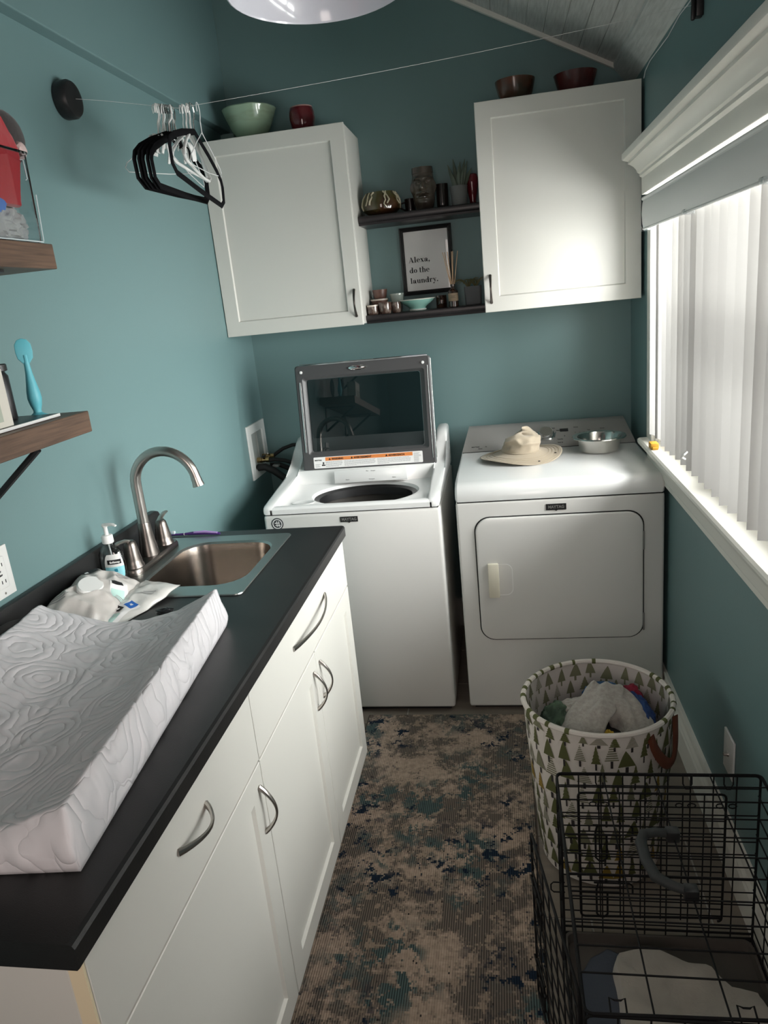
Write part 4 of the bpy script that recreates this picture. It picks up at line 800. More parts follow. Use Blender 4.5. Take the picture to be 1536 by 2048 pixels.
bm = B(); tube(bm, [(.072, -1.952, ZC+.02), (.066, -1.985, ZC+.0075), (.05, -2.09, ZC+.0075)], .0072, 8); obj('handle', bm, 'black', t)
# ================================================================ ON THE COUNTER
ZK = HC+.0006
t = thing('soap_bottle', 'clear pump bottle of hand soap with blue and white label', 'soap bottle', (.066, -1.638, ZK))
sc = (.066, -1.638, ZK); M['clear_soap'] = thin_glass('clear_soap_plastic', (.86, .90, .90), .10)
bm = B(); lathe(bm, [(.024, 0), (.029, .003), (.031, .02), (.0325, .055), (.030, .085), (.020, .106), (.0125, .112), (.0125, .120)], sc, 32, 1.15, .72); obj('bottle', bm, 'clear_soap', t)
bm = B(); lathe(bm, [(.014, .116), (.0155, .118), (.0155, .136), (.0135, .139), (.006, .140), (.0055, .162), (.008, .163), (.008, .170), (0, .171)], sc, 24); pm = obj('pump', bm, 'white_plastic', t)
bm = B(); tube(bm, [(sc[0]-.004, sc[1], ZK+.168), (sc[0]+.012, sc[1]-.004, ZK+.170), (sc[0]+.030, sc[1]-.010, ZK+.171), (sc[0]+.040, sc[1]-.013, ZK+.168)], [.007, .0065, .0055, .004], 10, flat=((0, 0, 1), .7)); obj('spout', bm, 'white_plastic', pm)
bm = B(); tube(bm, [(sc[0], sc[1], ZK+.118), (sc[0]+.002, sc[1]+.002, ZK+.06), (sc[0]+.010, sc[1]+.006, ZK+.006)], .0022, 8); obj('dip_tube', bm, 'white_plastic', pm)
A0s = -1.05   # label faces the camera
def sq(a, z_, e=.0006):
    r = .031+.0015*math.sin(z_/.085*PI)+e; return (sc[0]+1.15*r*math.cos(A0s+a), sc[1]+.72*r*math.sin(A0s+a), ZK+z_)
def spatch(name, m, z0, z1, w, e, par, oval=True):
    bm = B()
    def f(u, v):
        z_ = z0+(z1-z0)*v; k = math.sqrt(max(.04, 1-(2*(z_-.012)/(.078)-1)**2)) if oval else 1
        return sq((2*u-1)*w*(.45+.55*k), z_, e)
    grid(bm, 10, 14, f); return obj(name, bm, m, par)
lab = spatch('label', 'aqua_print', .012, .052, .80, .0006, t); spatch('label_top', 'white_plastic', .052, .088, .80, .0006, lab); spatch('name_tag', 'ink', .060, .073, .55, .0012, lab, False)
rt = Vector(sq(.3, .06))-Vector(sq(-.3, .06)); obj('lettering', text_bm('Softsoap', .0078, Vector(sq(0, .0640, .0026)), rt, (0, 0, 1), .0003, 'CENTER'), 'white_plastic', lab, False)
spatch('drop_mark', mat('teal_print', (.02, .22, .32), .4), .038, .047, .12, .0013, lab)
bm = B()
for z_ in (.032, .027, .022, .018): bm.faces.new([bm.verts.new(sq(a, zz, .0012)) for a, zz in ((-.4, z_), (.4, z_), (.4, z_+.001), (-.4, z_+.001))])
o = obj('small_print', bm, 'white_plastic', lab, False); o['kind'] = 'stuff'
# wipes
M['film'] = mat('white_plastic_film', (.66, .63, .60), .32, bump=(26, .35), var=((.56, .53, .50), 10))
M['film2'] = mat('shiny_plastic_film', (.64, .63, .60), .25, bump=(30, .45))
def pack(origin, r, u, w, h, th, seed, m, parent, crum=.013):
    fm = frame_m(origin, r, u); bm = B()
    def S(a, b, top):
        e = max(0, (1-abs(2*a-1)**3.2))*max(0, (1-abs(2*b-1)**4)); z_ = th*e**.6
        nn = Vector((a*w*16+seed, b*h*16, seed*2)); n1 = noise.noise(nn); n2 = noise.noise(nn*2.7)
        z_ += (crum*(1-2.2*abs(n1))+crum*.5*n2)*(.25+.75*e) if top else 0
        p_ = fm @ Vector(((a-.5)*w+.006*noise.noise(Vector((b*6, seed, 0))), (b-.5)*h+.006*noise.noise(Vector((a*6, seed, 4))), max(z_, 0)+.0005 if top else 0))
        p_.z = max(p_.z, ZK+(.0016 if top else .0008)); p_.x = max(p_.x, .0235); return p_
    grid(bm, 44, 44, lambda a, b: S(a, b, True)); grid(bm, 8, 8, lambda a, b: S(a, b, False))
    bmesh.ops.remove_doubles(bm, verts=bm.verts, dist=.0004)
    SURF[parent] = (S, w, h, fm); return obj('pouch', bm, m, parent), fm
SURF = {}
t = thing('wipes_pack', 'crumpled white pack of wipes with an oval white lid, by the backsplash', 'wipes pack', (.09, -1.82, ZK), 'packs of wipes by the sink')
po, fm = pack((.108, -1.825, ZK+.022), (.98, .10, -.28), (-.22, .98, .06), .160, .26, .042, 3.1, 'film', t)
bm = B(); lathe(bm, [(.034, -.010), (.036, .001), (.033, .006), (.0, .0065)], n=32, sx=.82, sy=1.25, M4=fm @ Matrix.Translation((-.005, -.015, .050)) @ Matrix.Rotation(R_(10), 4, 'Y')); ld = obj('lid', bm, 'white_plastic', t)
def decal(par, fm, pts, z_, m, name='print'):
    S, w, h, fm2 = SURF[par.parent]; up = fm2.to_3x3() @ Vector((0, 0, 1)); bm = B(); q = [Vector(p) for p in pts]
    e = .0008+max(0, z_)
    def f(u, v):
        p = (q[0]*(1-u)+q[1]*u)*(1-v)+(q[3]*(1-u)+q[2]*u)*v
        return S(p.x/w+.5, p.y/h+.5, True)+up*e
    n_ = max(1, int(max((q[1]-q[0]).length, (q[3]-q[0]).length)/.004)); grid(bm, n_, n_, f); return obj(name, bm, m, par)
def rot2(pts, cx, cy, a): c_, s_ = math.cos(a), math.sin(a); return [(cx+x*c_-y*s_, cy+x*s_+y*c_) for x, y in pts]
def rectp(w, h): return [(-w/2, -h/2), (w/2, -h/2), (w/2, h/2), (-w/2, h/2)]
decal(po, fm, rot2(rectp(.046, .024), -.045, .075, .9), .0, 'ink'); decal(po, fm, rot2(rectp(.010, .010), -.052, .066, .9), .0005, 'paper')
decal(po, fm, rot2(rectp(.044, .060), .058, .012, .5), .0, 'paper', 'panel'); decal(po, fm, rot2(rectp(.030, .034), .062, -.004, .5), .0005, 'mint_print'); decal(po, fm, rot2(rectp(.028, .018), .044, .030, .5), .0006, 'ink')
for i in range(3): decal(po, fm, rot2(rectp(.042, .0036), .036, .100-.009*i, .9), .0, 'ink_grey')
for i in range(3): decal(po, fm, rot2(rectp(.022, .0024), .070, -.006-.006*i, .5), .0010, 'ink_grey')
for i in range(3): decal(po, fm, rot2(rectp(.036, .0044), -.052, -.070-.010*i, .4), .0, 'ink_grey')
t = thing('wipes_pack', 'smaller open pack of wipes with a blue badge, lying beside the sink', 'wipes pack', (.19, -1.84, ZK), 'packs of wipes by the sink')
po, fm = pack((.200, -1.822, ZK+.001), (.93, -.32, -.02), (.30, .95, .14), .120, .250, .016, 7.7, 'film2', t, .007)
decal(po, fm, rot2(rectp(.070, .100), .008, -.050, -.05), .0, 'paper', 'panel')
decal(po, fm, rot2(rectp(.026, .026), .024, -.012, -.05), .0005, 'blue_print'); decal(po, fm, rot2(rectp(.050, .016), -.004, -.038, -.05), .0006, 'ink')
decal(po, fm, rot2(rectp(.054, .040), .006, -.074, -.05), .0004, 'mint_print')
S_, w_, h_, f2 = SURF[t]; up_ = f2.to_3x3() @ Vector((0, 0, 1))
for s_, sz_, x_, y_ in (('Kirkland', .0105, -.024, -.041), ('baby', .0085, .014, -.014)):
    p_ = S_((x_+.012)/w_+.5, y_/h_+.5, True)+up_*.0026-(f2.to_3x3() @ Vector((.012, 0, 0))); obj('lettering', text_bm(s_, sz_, p_, f2.to_3x3() @ Vector((1, -.05, 0)), f2.to_3x3() @ Vector((.05, 1, 0)), .0002), 'paper', po, False)
for i in range(4): decal(po, fm, rot2(rectp(.036, .0028), .004, -.061-.008*i, -.05), .0010, 'aqua_print')
for i in range(3): decal(po, fm, rot2(rectp(.034, .0028), .020, .055-.008*i, .5), .0, 'ink_grey')
t = thing('toothbrush', 'purple and lilac toothbrush lying on the counter behind the sink', 'toothbrush', (.13, -1.245, ZK))
bm = B(); tube(bm, [(.045, -1.242, ZK+.006), (.075, -1.243, ZK+.006), (.10, -1.245, ZK+.007), (.13, -1.247, ZK+.009), (.175, -1.250, ZK+.010), (.215, -1.252, ZK+.007), (.226, -1.253, ZK+.0055)], [.004, .0035, .004, .0058, .0065, .0055, .003], 10); obj('handle', bm, mat('purple_plastic', (.075, .03, .17), .35), t)
bm = B(); tube(bm, [(.135, -1.250, ZK+.013), (.175, -1.253, ZK+.0145), (.218, -1.255, ZK+.010)], [.003, .0045, .003], 8); obj('grip', bm, mat('lilac_rubber', (.42, .28, .60), .5), t)
for k in range(2):
    bm = B(); tube(bm, [(.098+.007*k, -1.2445, ZK+.0067), (.1005+.007*k, -1.2447, ZK+.0068)], .0046, 10); obj('ring', bm, 'paper', t)
bm = B(); box(bm, .042, .066, -1.247, -1.237, ZK+.008, ZK+.018, .002); obj('bristles', bm, mat('blue_white_bristle', (.35, .52, .62), .7, var=((.7, .7, .68), 90)), t)
bm = B(); blob(bm, (.318, -1.868, ZK+.009), (.020, .013, .0085), 4, .3, 2.5, 3); box(bm, .300, .322, -1.866, -1.858, ZK+.0, ZK+.006, .001); tag(obj('plastic_scrap', bm, 'black'), 'small crumpled black scrap on the counter between sink and pad', 'scrap')
bm = B(); blob(bm, (.070, -2.10, ZK+.045), (.040, .085, .044), 6, .08, 1.6, 4, False, ZK); tag(obj('brown_pouch', bm, mat('dark_brown_cloth', (.022, .017, .016), .8, bump=(60, .2))), 'dark brown pouch on the counter between the backsplash and pad', 'pouch')
# ---------------------------------------------------------------- changing pad
def quilt():
    m = bpy.data.materials.new('embossed_rose_cover'); m.use_nodes = True; nt = m.node_tree; b = nt.nodes['Principled BSDF']; N = nt.nodes.new; Lk = nt.links.new
    b.inputs['Base Color'].default_value = (.70, .68, .70, 1); b.inputs['Roughness'].default_value = .55; b.inputs['Sheen Weight'].default_value = .15
    tc = N('ShaderNodeTexCoord')
    def warp(vec, scale, amt):
        ns = N('ShaderNodeTexNoise'); ns.inputs['Scale'].default_value = scale; ns.inputs['Detail'].default_value = 1; Lk(vec, ns.inputs['Vector'])
        sb = N('ShaderNodeVectorMath'); sb.operation = 'SUBTRACT'; Lk(ns.outputs['Color'], sb.inputs[0]); sb.inputs[1].default_value = (.5, .5, .5)
        sc_ = N('ShaderNodeVectorMath'); sc_.operation = 'SCALE'; sc_.inputs['Scale'].default_value = amt; Lk(sb.outputs[0], sc_.inputs[0])
        ad = N('ShaderNodeVectorMath'); Lk(vec, ad.inputs[0]); Lk(sc_.outputs[0], ad.inputs[1]); return ad.outputs[0]
    mp = N('ShaderNodeMapping'); mp.inputs['Scale'].default_value = (1, 1, .5); Lk(tc.outputs['Object'], mp.inputs['Vector'])
    v1 = warp(warp(mp.outputs[0], 15, .024), 38, .016)
    vo = N('ShaderNodeTexVoronoi'); vo.inputs['Scale'].default_value = 8.2; vo.inputs['Randomness'].default_value = .7; Lk(v1, vo.inputs['Vector'])
    mu = N('ShaderNodeMath'); mu.operation = 'MULTIPLY'; mu.inputs[1].default_value = 24; Lk(vo.outputs['Distance'], mu.inputs[0])
    si = N('ShaderNodeMath'); si.operation = 'SINE'; Lk(mu.outputs[0], si.inputs[0])
    ab = N('ShaderNodeMath'); ab.operation = 'ABSOLUTE'; Lk(si.outputs[0], ab.inputs[0])
    pw_ = N('ShaderNodeMath'); pw_.operation = 'POWER'; pw_.inputs[1].default_value = .5; Lk(ab.outputs[0], pw_.inputs[0])
    vp = N('ShaderNodeTexVoronoi'); vp.inputs['Scale'].default_value = 30; vp.feature = 'SMOOTH_F1'; Lk(v1, vp.inputs['Vector'])
    m2 = N('ShaderNodeMath'); m2.operation = 'MULTIPLY_ADD'; m2.inputs[1].default_value = -.35; Lk(vp.outputs['Distance'], m2.inputs[0]); Lk(pw_.outputs[0], m2.inputs[2])
    n2 = N('ShaderNodeTexNoise'); n2.inputs['Scale'].default_value = 11; Lk(tc.outputs['Object'], n2.inputs['Vector'])
    m3 = N('ShaderNodeMath'); m3.operation = 'MULTIPLY_ADD'; m3.inputs[1].default_value = .9; Lk(n2.outputs[0], m3.inputs[0]); Lk(m2.outputs[0], m3.inputs[2])
    bp = N('ShaderNodeBump'); bp.inputs['Strength'].default_value = .5; bp.inputs['Distance'].default_value = .0045; Lk(m3.outputs[0], bp.inputs['Height']); Lk(bp.outputs[0], b.inputs['Normal']); return m
M['quilt'] = quilt()
t = thing('changing_pad', 'white contoured changing pad with embossed rose cover on the black counter', 'changing pad', (.34, -2.3, ZK))
PW, PL = .43, .745; pd = Vector((math.sin(R_(-5.6)), math.cos(R_(-5.6)), 0)); pl_ = Vector((-pd.y, pd.x, 0)); P0 = Vector((.577, -2.685, ZK))
def padp(a, b, z_, inset=0):   # a: 0 = right edge .. 1 = left edge, b: 0 near .. 1 far
    p = P0+pl_*(a*PW)+pd*(b*PL); return Vector((p.x, p.y, ZK+z_))
def padh(a, b):
    s = abs(2*a-1); h = .034+.068*max(0, (s-.12)/.88)**1.5
    if a > .5: h *= .93
    h += .016*math.exp(-((b-.01)/.05)**2)*(1-s)
    for e in (a/.020, (1-a)/.02, b/.012, (1-b)/.012):
        if e < 1: h *= math.sqrt(max(0, 1-(1-e)**2))*.35+.65
    h += .0035*noise.noise(Vector((a*7, b*11, 2)))+.002*noise.noise(Vector((a*23, b*29, 5)))
    return h
NU, NV = 84, 120
bm = B(); V = grid(bm, NU, NV, lambda a, b: padp(a, b, padh(a, b)))
# skirt down to the counter all round
ring = [V[i][0] for i in range(NU+1)]+[V[NU][j] for j in range(1, NV+1)]+[V[i][NV] for i in range(NU-1, -1, -1)]+[V[0][j] for j in range(NV-1, 0, -1)]
def skirt(k):
    out = []
    for idx, v in enumerate(ring):
        c0 = padp(.5, .5, 0); d = Vector((v.co.x-c0.x, v.co.y-c0.y, 0)).normalized(); fz = (v.co.z-ZK)
        w = (.0035*math.sin(idx*.55)+.003*noise.noise(Vector((idx*.22, k, 0))))*math.sin(k*PI)+.006*math.sin(k*PI)
        out.append(bm.verts.new((v.co.x+d.x*w, v.co.y+d.y*w, ZK+.0004+fz*(1-k)+(0 if k < 1 else .0))))
    return out
prev = ring
for k in (.15, .32, .5, .68, .85, 1.0):
    cur = skirt(k)
    for i in range(len(ring)): bm.faces.new((prev[i], prev[(i+1) % len(ring)], cur[(i+1) % len(ring)], cur[i]))
    prev = cur
bm.faces.new(prev); obj('cover', bm, 'quilt', t, True, ang=2)
# ================================================================ ON THE DRYER
ZD = dz+.0618
M['khaki'] = mat('khaki_cotton', (.40, .335, .25), .85, bump=(240, .15), sheen=.2)
t = thing('sun_hat', 'crumpled beige bucket sun hat lying on the clothes dryer', 'hat', (1.215, -.40, ZD))
hc = Vector((1.215, -.385, ZD))
def brim(u, v):
    a = 2*PI*u; r = .070+(.162-.070)*v; rx, ry = r*1.04, r*.98
    z_ = .030*(1-v)**1.5+.0035+(.006*math.sin(2*a+.4)+.004*math.sin(3*a+2))*v*v+.007*v*v
    z_ = max(z_, .0012); z_ += .014*max(0, math.cos(a-.5))**3*v
    return (hc.x+rx*math.cos(a), hc.y+ry*math.sin(a), hc.z+z_)
bm = B(); grid(bm, 72, 14, brim, True); grid(bm, 72, 3, lambda u, v: tuple(Vector(brim(u, 1-.0*v))-Vector((0, 0, .0022*v))), True); bmesh.ops.remove_doubles(bm, verts=bm.verts, dist=.0002); br = obj('brim', bm, 'khaki', t, True, ang=2)
def crown(u, v):
    a = 2*PI*u; s = v; r = .078*(1-.12*s)*(1 if s < .55 else math.sqrt(max(0, 1-((s-.55)/.45)**2)))
    z_ = .024+.088*(s if s < .7 else .7+.3*math.sin((s-.7)/.3*PI/2)); p = Vector((math.cos(a)*r, math.sin(a)*r, z_))
    q = Vector((p.x*22, p.y*22, p.z*24+3)); f = max(0, s-.1)*(1-s**5)
    d = (1-2.4*abs(noise.noise(q)))*.021*f+.008*noise.noise(q*2.1)*f
    rd = Vector((math.cos(a), math.sin(a), .3))
    p += rd*d; p.z -= .028*max(0, math.cos(a-2.6))*s+.020*max(0, math.cos(a-5.6))*s; p.z += .016*max(0, math.cos(a-1.2))*s**2; p.x += .010*s
    return (hc.x+p.x, hc.y+p.y, hc.z+p.z)
bm = B(); grid(bm, 72, 30, crown, True); bmesh.ops.remove_doubles(bm, verts=bm.verts, dist=.0006); obj('crown', bm, 'khaki', t, True, ang=2)
bm = B(); tube(bm, [Vector(crown(k/48, .10))+Vector((math.cos(2*PI*k/48), math.sin(2*PI*k/48), 0))*.0015 for k in range(48)], .0022, 6, closed=True); obj('band_seam', bm, 'khaki', t)
for rr_ in (.86, .72, .58, .44):
    bm = B(); tube(bm, [Vector(brim(k/60, rr_))+Vector((0, 0, .0006)) for k in range(60)], .0007, 4, closed=True); obj('brim_stitch', bm, mat('khaki_thread', (.42, .35, .24), .9) if rr_ == .86 else bpy.data.materials['khaki_thread'], t)
for a_ in (.83, .96):
    bm = B(); p = Vector(brim(a_, .74)); lathe(bm, [(.0045, 0), (.0045, .0018), (.002, .0022), (0, .0012)], (p.x, p.y, p.z), 12); obj('eyelet', bm, 'gap', t)
t = thing('steel_bowl', 'stainless steel pet bowl with rolled rim on the clothes dryer', 'bowl', (1.535, -.345, ZD))
bm = B(); lathe(bm, [(.070, 0), (.074, .002), (.078, .010), (.086, .048), (.090, .058), (.100, .0615), (.106, .060), (.107, .057), (.108, .0595), (.106, .0635), (.099, .0640), (.088, .0615), (.084, .055), (.076, .012), (.070, .006), (0, .005)], (1.535, -.345, ZD), 56); obj('bowl', bm, mat('pet_bowl_steel', (.66, .64, .60), .17, 1, bump=(55, .05)), t)
# ================================================================ RUG
def rugmat():
    m = bpy.data.materials.new('distressed_rug'); m.use_nodes = True; nt = m.node_tree; b = nt.nodes['Principled BSDF']; N = nt.nodes.new; Lk = nt.links.new
    b.inputs['Roughness'].default_value = .95; b.inputs['Specular IOR Level'].default_value = .1
    tc = N('ShaderNodeTexCoord'); sn = N('ShaderNodeVectorMath'); sn.operation = 'SNAP'; sn.inputs[1].default_value = (.0042, .0058, .01); Lk(tc.outputs['Object'], sn.inputs[0])
    def nz(sc_, det, off, vec=None, rough=.6):
        mp = N('ShaderNodeMapping'); mp.inputs['Location'].default_value = (off, off*2, 0); Lk(vec or sn.outputs[0], mp.inputs['Vector'])
        n = N('ShaderNodeTexNoise'); n.inputs['Scale'].default_value = sc_; n.inputs['Detail'].default_value = det; n.inputs['Roughness'].default_value = rough; Lk(mp.outputs[0], n.inputs['Vector']); return n.outputs[0]
    def ramp(src, a, bb):
        r = N('ShaderNodeMapRange'); r.inputs['From Min'].default_value = a; r.inputs['From Max'].default_value = bb; Lk(src, r.inputs['Value']); return r.outputs[0]
    def mixc(fac, c1, c2):
        x = N('ShaderNodeMix'); x.data_type = 'RGBA'; Lk(fac, x.inputs[0])
        for k, c_ in ((6, c1), (7, c2)):
            if isinstance(c_, tuple): x.inputs[k].default_value = (*c_, 1)
            else: Lk(c_, x.inputs[k])
        return x.outputs[2]
    def mul(a, c_):
        x = N('ShaderNodeMath'); x.operation = 'MULTIPLY'; Lk(a, x.inputs[0])
        if isinstance(c_, float): x.inputs[1].default_value = c_
        else: Lk(c_, x.inputs[1])
        return x.outputs[0]
    wv = N('ShaderNodeTexWave'); wv.bands_direction = 'X'; wv.inputs['Scale'].default_value = 50; Lk(tc.outputs['Object'], wv.inputs['Vector'])
    ribs = wv.outputs['Fac']
    base = mixc(ramp(nz(60, 3, 1.), .35, .65), (.44, .34, .265), (.31, .24, .19))
    big = ramp(nz(5.0, 10, 3.3, None, .76), .46, .515)                      # worn brown areas
    brown = mixc(ribs, (.060, .051, .044), (.20, .168, .14))
    c1 = mixc(big, base, brown)
    sp = ramp(nz(20, 6, 8.1, None, .72), .545, .57); c2 = mixc(mul(sp, big), c1, (.30, .235, .18))  # light flecks
    tm = mul(ramp(nz(3.4, 3, 12.3), .45, .57), ramp(nz(13, 6, 5.7, None, .75), .50, .53))
    teal = mixc(ribs, (.030, .043, .043), (.095, .145, .142)); c3 = mixc(tm, c2, teal)
    nm = mul(ramp(nz(2.9, 3, 21.9), .44, .54), ramp(nz(17, 6, 15.2, None, .72), .55, .575)); c4 = mixc(nm, c3, (.012, .022, .038))
    dk = ramp(nz(34, 6, 31., None, .75), .64, .66); c5 = mixc(dk, c4, (.03, .027, .026))
    Lk(c5, b.inputs['Base Color'])
    bp = N('ShaderNodeBump'); bp.inputs['Strength'].default_value = .5; bp.inputs['Distance'].default_value = .003; Lk(ribs, bp.inputs['Height']); Lk(bp.outputs[0], b.inputs['Normal']); return m
t = thing('rug', 'distressed beige, brown and teal runner rug along the base cabinets', 'rug', (.875, -2.1, 0))
bm = B(); box(bm, .556, 1.190, -3.6, -.838, .0006, .0085, .002, 1); obj('pile', bm, rugmat(), t, False)
bm = B(); box(bm, .552, 1.194, -3.604, -.834, .0003, .0052, .0015, 1); obj('binding', bm, mat('rug_binding', (.10, .08, .065), .95), t, False)
# ================================================================ LAUNDRY BASKET
bc = Vector((1.372, -1.535, 0)); BH = .497
M['canvas'] = mat('white_canvas', (.60, .555, .51), .85, bump=(180, .12)); M['lining'] = mat('canvas_lining', (.52, .48, .45), .9)
M['olive'] = mat('olive_print', (.085, .092, .028), .85); M['sage_print'] = mat('sage_print', (.16, .16, .095), .85); M['mustard'] = mat('mustard_print', (.24, .155, .020), .85); M['trunk'] = mat('black_print', (.022, .018, .018), .85)
def brad(a, z_):
    k = z_/BH; r = .168+.032*k+.004*math.sin(PI*k); r *= 1+.012*math.sin(2*a+1)+.008*math.sin(3*a+4*k)+.010*(1-k)*math.sin(5*a+1.3)
    return r
def bpnt(a, z_, e=0.0): r = brad(a, z_)+e; return Vector((bc.x+r*math.cos(a), bc.y+r*math.sin(a), .0098+z_))
t = thing('laundry_basket', 'round canvas laundry basket printed with green fir trees, full of clothes', 'laundry basket', (bc.x, bc.y, .0098))
bm = B(); V = grid(bm, 72, 24, lambda u, v: bpnt(2*PI*u, v*BH), True); bm.faces.new([V[i][0] for i in range(72)]); wallb = obj('side_wall', bm, 'canvas', t)
bm = B(); grid(bm, 72, 10, lambda u, v: bpnt(2*PI*u, BH-.25*v, -.003), True); obj('lining', bm, 'lining', t)
bm = B(); tube(bm, [bpnt(2*PI*k/72, BH, -.001) for k in range(72)], .0075, 8, closed=True); obj('rim', bm, 'canvas', t)
rg = random.Random(21)
def tree(bm, a0, z0, w, h, kind, e, mi, inner=False):
    dirn = -1 if inner else 1
    def Q(x, y): a = a0+dirn*x/.19; return bpnt(a, z0+y, e)
    def F(pts, mat_i):
        f = bm.faces.new([bm.verts.new(Q(*p)) for p in pts]); f.material_index = mat_i
    th = h*.26; sk = rg.uniform(-.12, .12)*w
    F([(-w*.09, 0), (w*.09, 0), (w*.09, th), (-w*.09, th)], 3)
    if kind == 0:
        for s0, s1 in ((0, .35), (.35, .7), (.7, 1)):
            l0, l1 = (1-s0)**.8, (1-s1)**.8 if s1 < 1 else .02
            F([(-w/2*l0+sk*s0, th+(h-th)*s0), (w/2*l0+sk*s0, th+(h-th)*s0), (w/2*l1+sk*s1, th+(h-th)*s1), (-w/2*l1+sk*s1, th+(h-th)*s1)], mi)
    elif kind == 1:
        n_ = 5
        for k in range(n_):
            s0, s1 = k/n_, (k+1)/n_; l0, l1 = (1-s0)*.95+.05, (1-s1)*.72+.03
            F([(-w/2*l0, th+(h-th)*s0), (w/2*l0, th+(h-th)*s0), (w/2*l1, th+(h-th)*s1), (-w/2*l1, th+(h-th)*s1)], mi)
    else:
        n_ = 9
        for k in range(n_):
            s0, s1 = k/n_, (k+.52)/n_; l0, l1 = 1-s0, 1-s1
            F([(-w/2*l0, th+(h-th)*s0), (w/2*l0, th+(h-th)*s0+.001), (w/2*l1, th+(h-th)*s1+.001), (-w/2*l1, th+(h-th)*s1)], 1)
bm = B(); z_ = .012; row = 0
while z_ < BH-.012:
    a = row*.13; 
    while a < 2*PI+row*.13-.12:
        k = rg.choice((0, 0, 1, 1, 2)); w = rg.uniform(.030, .050) if k != 1 else rg.uniform(.022, .032); h = rg.uniform(.066, .088)
        zz = z_+rg.uniform(-.012, .012); zz = max(.004, min(zz, BH-.014)); h = min(h, BH-.001-zz)
        if h > .02: tree(bm, a+.0, zz, w, h, k, .0016, 2 if rg.random() < .13 else (0 if rg.random() < .8 else 1))
        a += .222+rg.uniform(-.025, .025)
    z_ += .063; row += 1
o = obj('tree_print', bm, ['olive', 'sage_print', 'mustard', 'trunk'], wallb, False); o['kind'] = 'stuff'
bm = B()
for z0_ in (.385, .435):
    a = z0_*3
    while a < 2*PI+z0_*3-.1: tree(bm, a, z0_+rg.uniform(-.01, .01), rg.uniform(.022, .038), .058, rg.choice((0, 0, 1, 2)), -.0046, 1, True); a += .24
o = obj('tree_print', bm, ['sage_print', 'sage_print', 'mustard', 'sage_print'], wallb, False); o['kind'] = 'stuff'
bm = B(); 
for k in range(34):   # print wrapped over the rim
    a = 2*PI*k/34+rg.uniform(-.05, .05); w = rg.uniform(.015, .05)
    if rg.random() < .45: continue
    tube(bm, [bpnt(a+w*s, BH, -.001) for s in (-.9, -.3, .3, .9)], .0079, 8)
o = obj('rim_print', bm, 'olive', wallb); o['kind'] = 'stuff'
M['leather'] = mat('rust_leather', (.13, .035, .016), .55, bump=(60, .1))
for a0, a1 in ((-.98, -.33), (2.2, 2.8)):
    bm = B(); pts = []; L_ = 16
    for k in range(L_+1):
        s = k/L_; aa = a0+(a1-a0)*s; zz = BH-.022-.100*math.sin(PI*s)**.75; pts.append(bpnt(aa, zz, .005+.016*math.sin(PI*s)))
    tube(bm, pts, .0155, 8, flat=((math.cos((a0+a1)/2), math.sin((a0+a1)/2), 0), .22)); obj('handle', bm, 'leather', t)
# clothes inside
ZF = .0098
def garment(name, label, c, rad, seed, m, amp=.25, fr_=1.8, sub=5, rz=0, col_var=None):
    bm = B(); blob(bm, (0, 0, 0), rad, seed, amp, fr_, sub); xform(bm, Matrix.Translation((bc.x+c[0], bc.y+c[1], ZF+c[2])) @ Matrix.Rotation(rz, 4, 'Z'))
    return tag(obj(name, bm, m), label, 'clothing', 'clothes in the laundry basket')
cl = lambda n_, col, **k: mat(n_, col, .9, bump=(110, .3), **k)
garment('dark_garment', 'black garment showing at the front bottom of the laundry basket', (-.02, -.070, .385), (.115, .085, .048), 31, cl('black_cotton', (.008, .008, .010)), .12)
garment('green_shirt', 'muted green striped shirt at the left of the laundry basket', (-.112, -.012, .385), (.046, .075, .082), 33, cl('green_cotton', (.085, .14, .085), var=((.03, .05, .035), 14)), .15)
garment('blue_shirt', 'dark blue garment at the right back of the laundry basket', (.108, .030, .405), (.042, .075, .062), 35, cl('navy_cotton', (.012, .03, .13), var=((.03, .09, .24), 12)), .22, 1.6, 5, .35)
garment('red_shirt', 'red cloth edge behind the dark blue garment in the basket', (.108, .090, .430), (.030, .036, .040), 37, cl('red_cotton', (.22, .010, .03)), .2, 1.8, 4)
garment('denim_shirt', 'mid blue garment behind the grey towel in the laundry basket', (.035, .098, .425), (.062, .040, .048), 39, cl('mid_blue_cotton', (.035, .095, .20)), .2, 1.8, 4)
garment('yellow_cloth', 'small yellow cloth poking out below the grey towel, basket', (.018, -.105, .420), (.018, .020, .030), 41, cl('yellow_cotton', (.42, .26, .02)), .25, 1.8, 4)
M['heather'] = mat('heather_grey_terry', (.40, .37, .335), .95, bump=(220, .5), var=((.31, .285, .255), 90), sheen=.2)
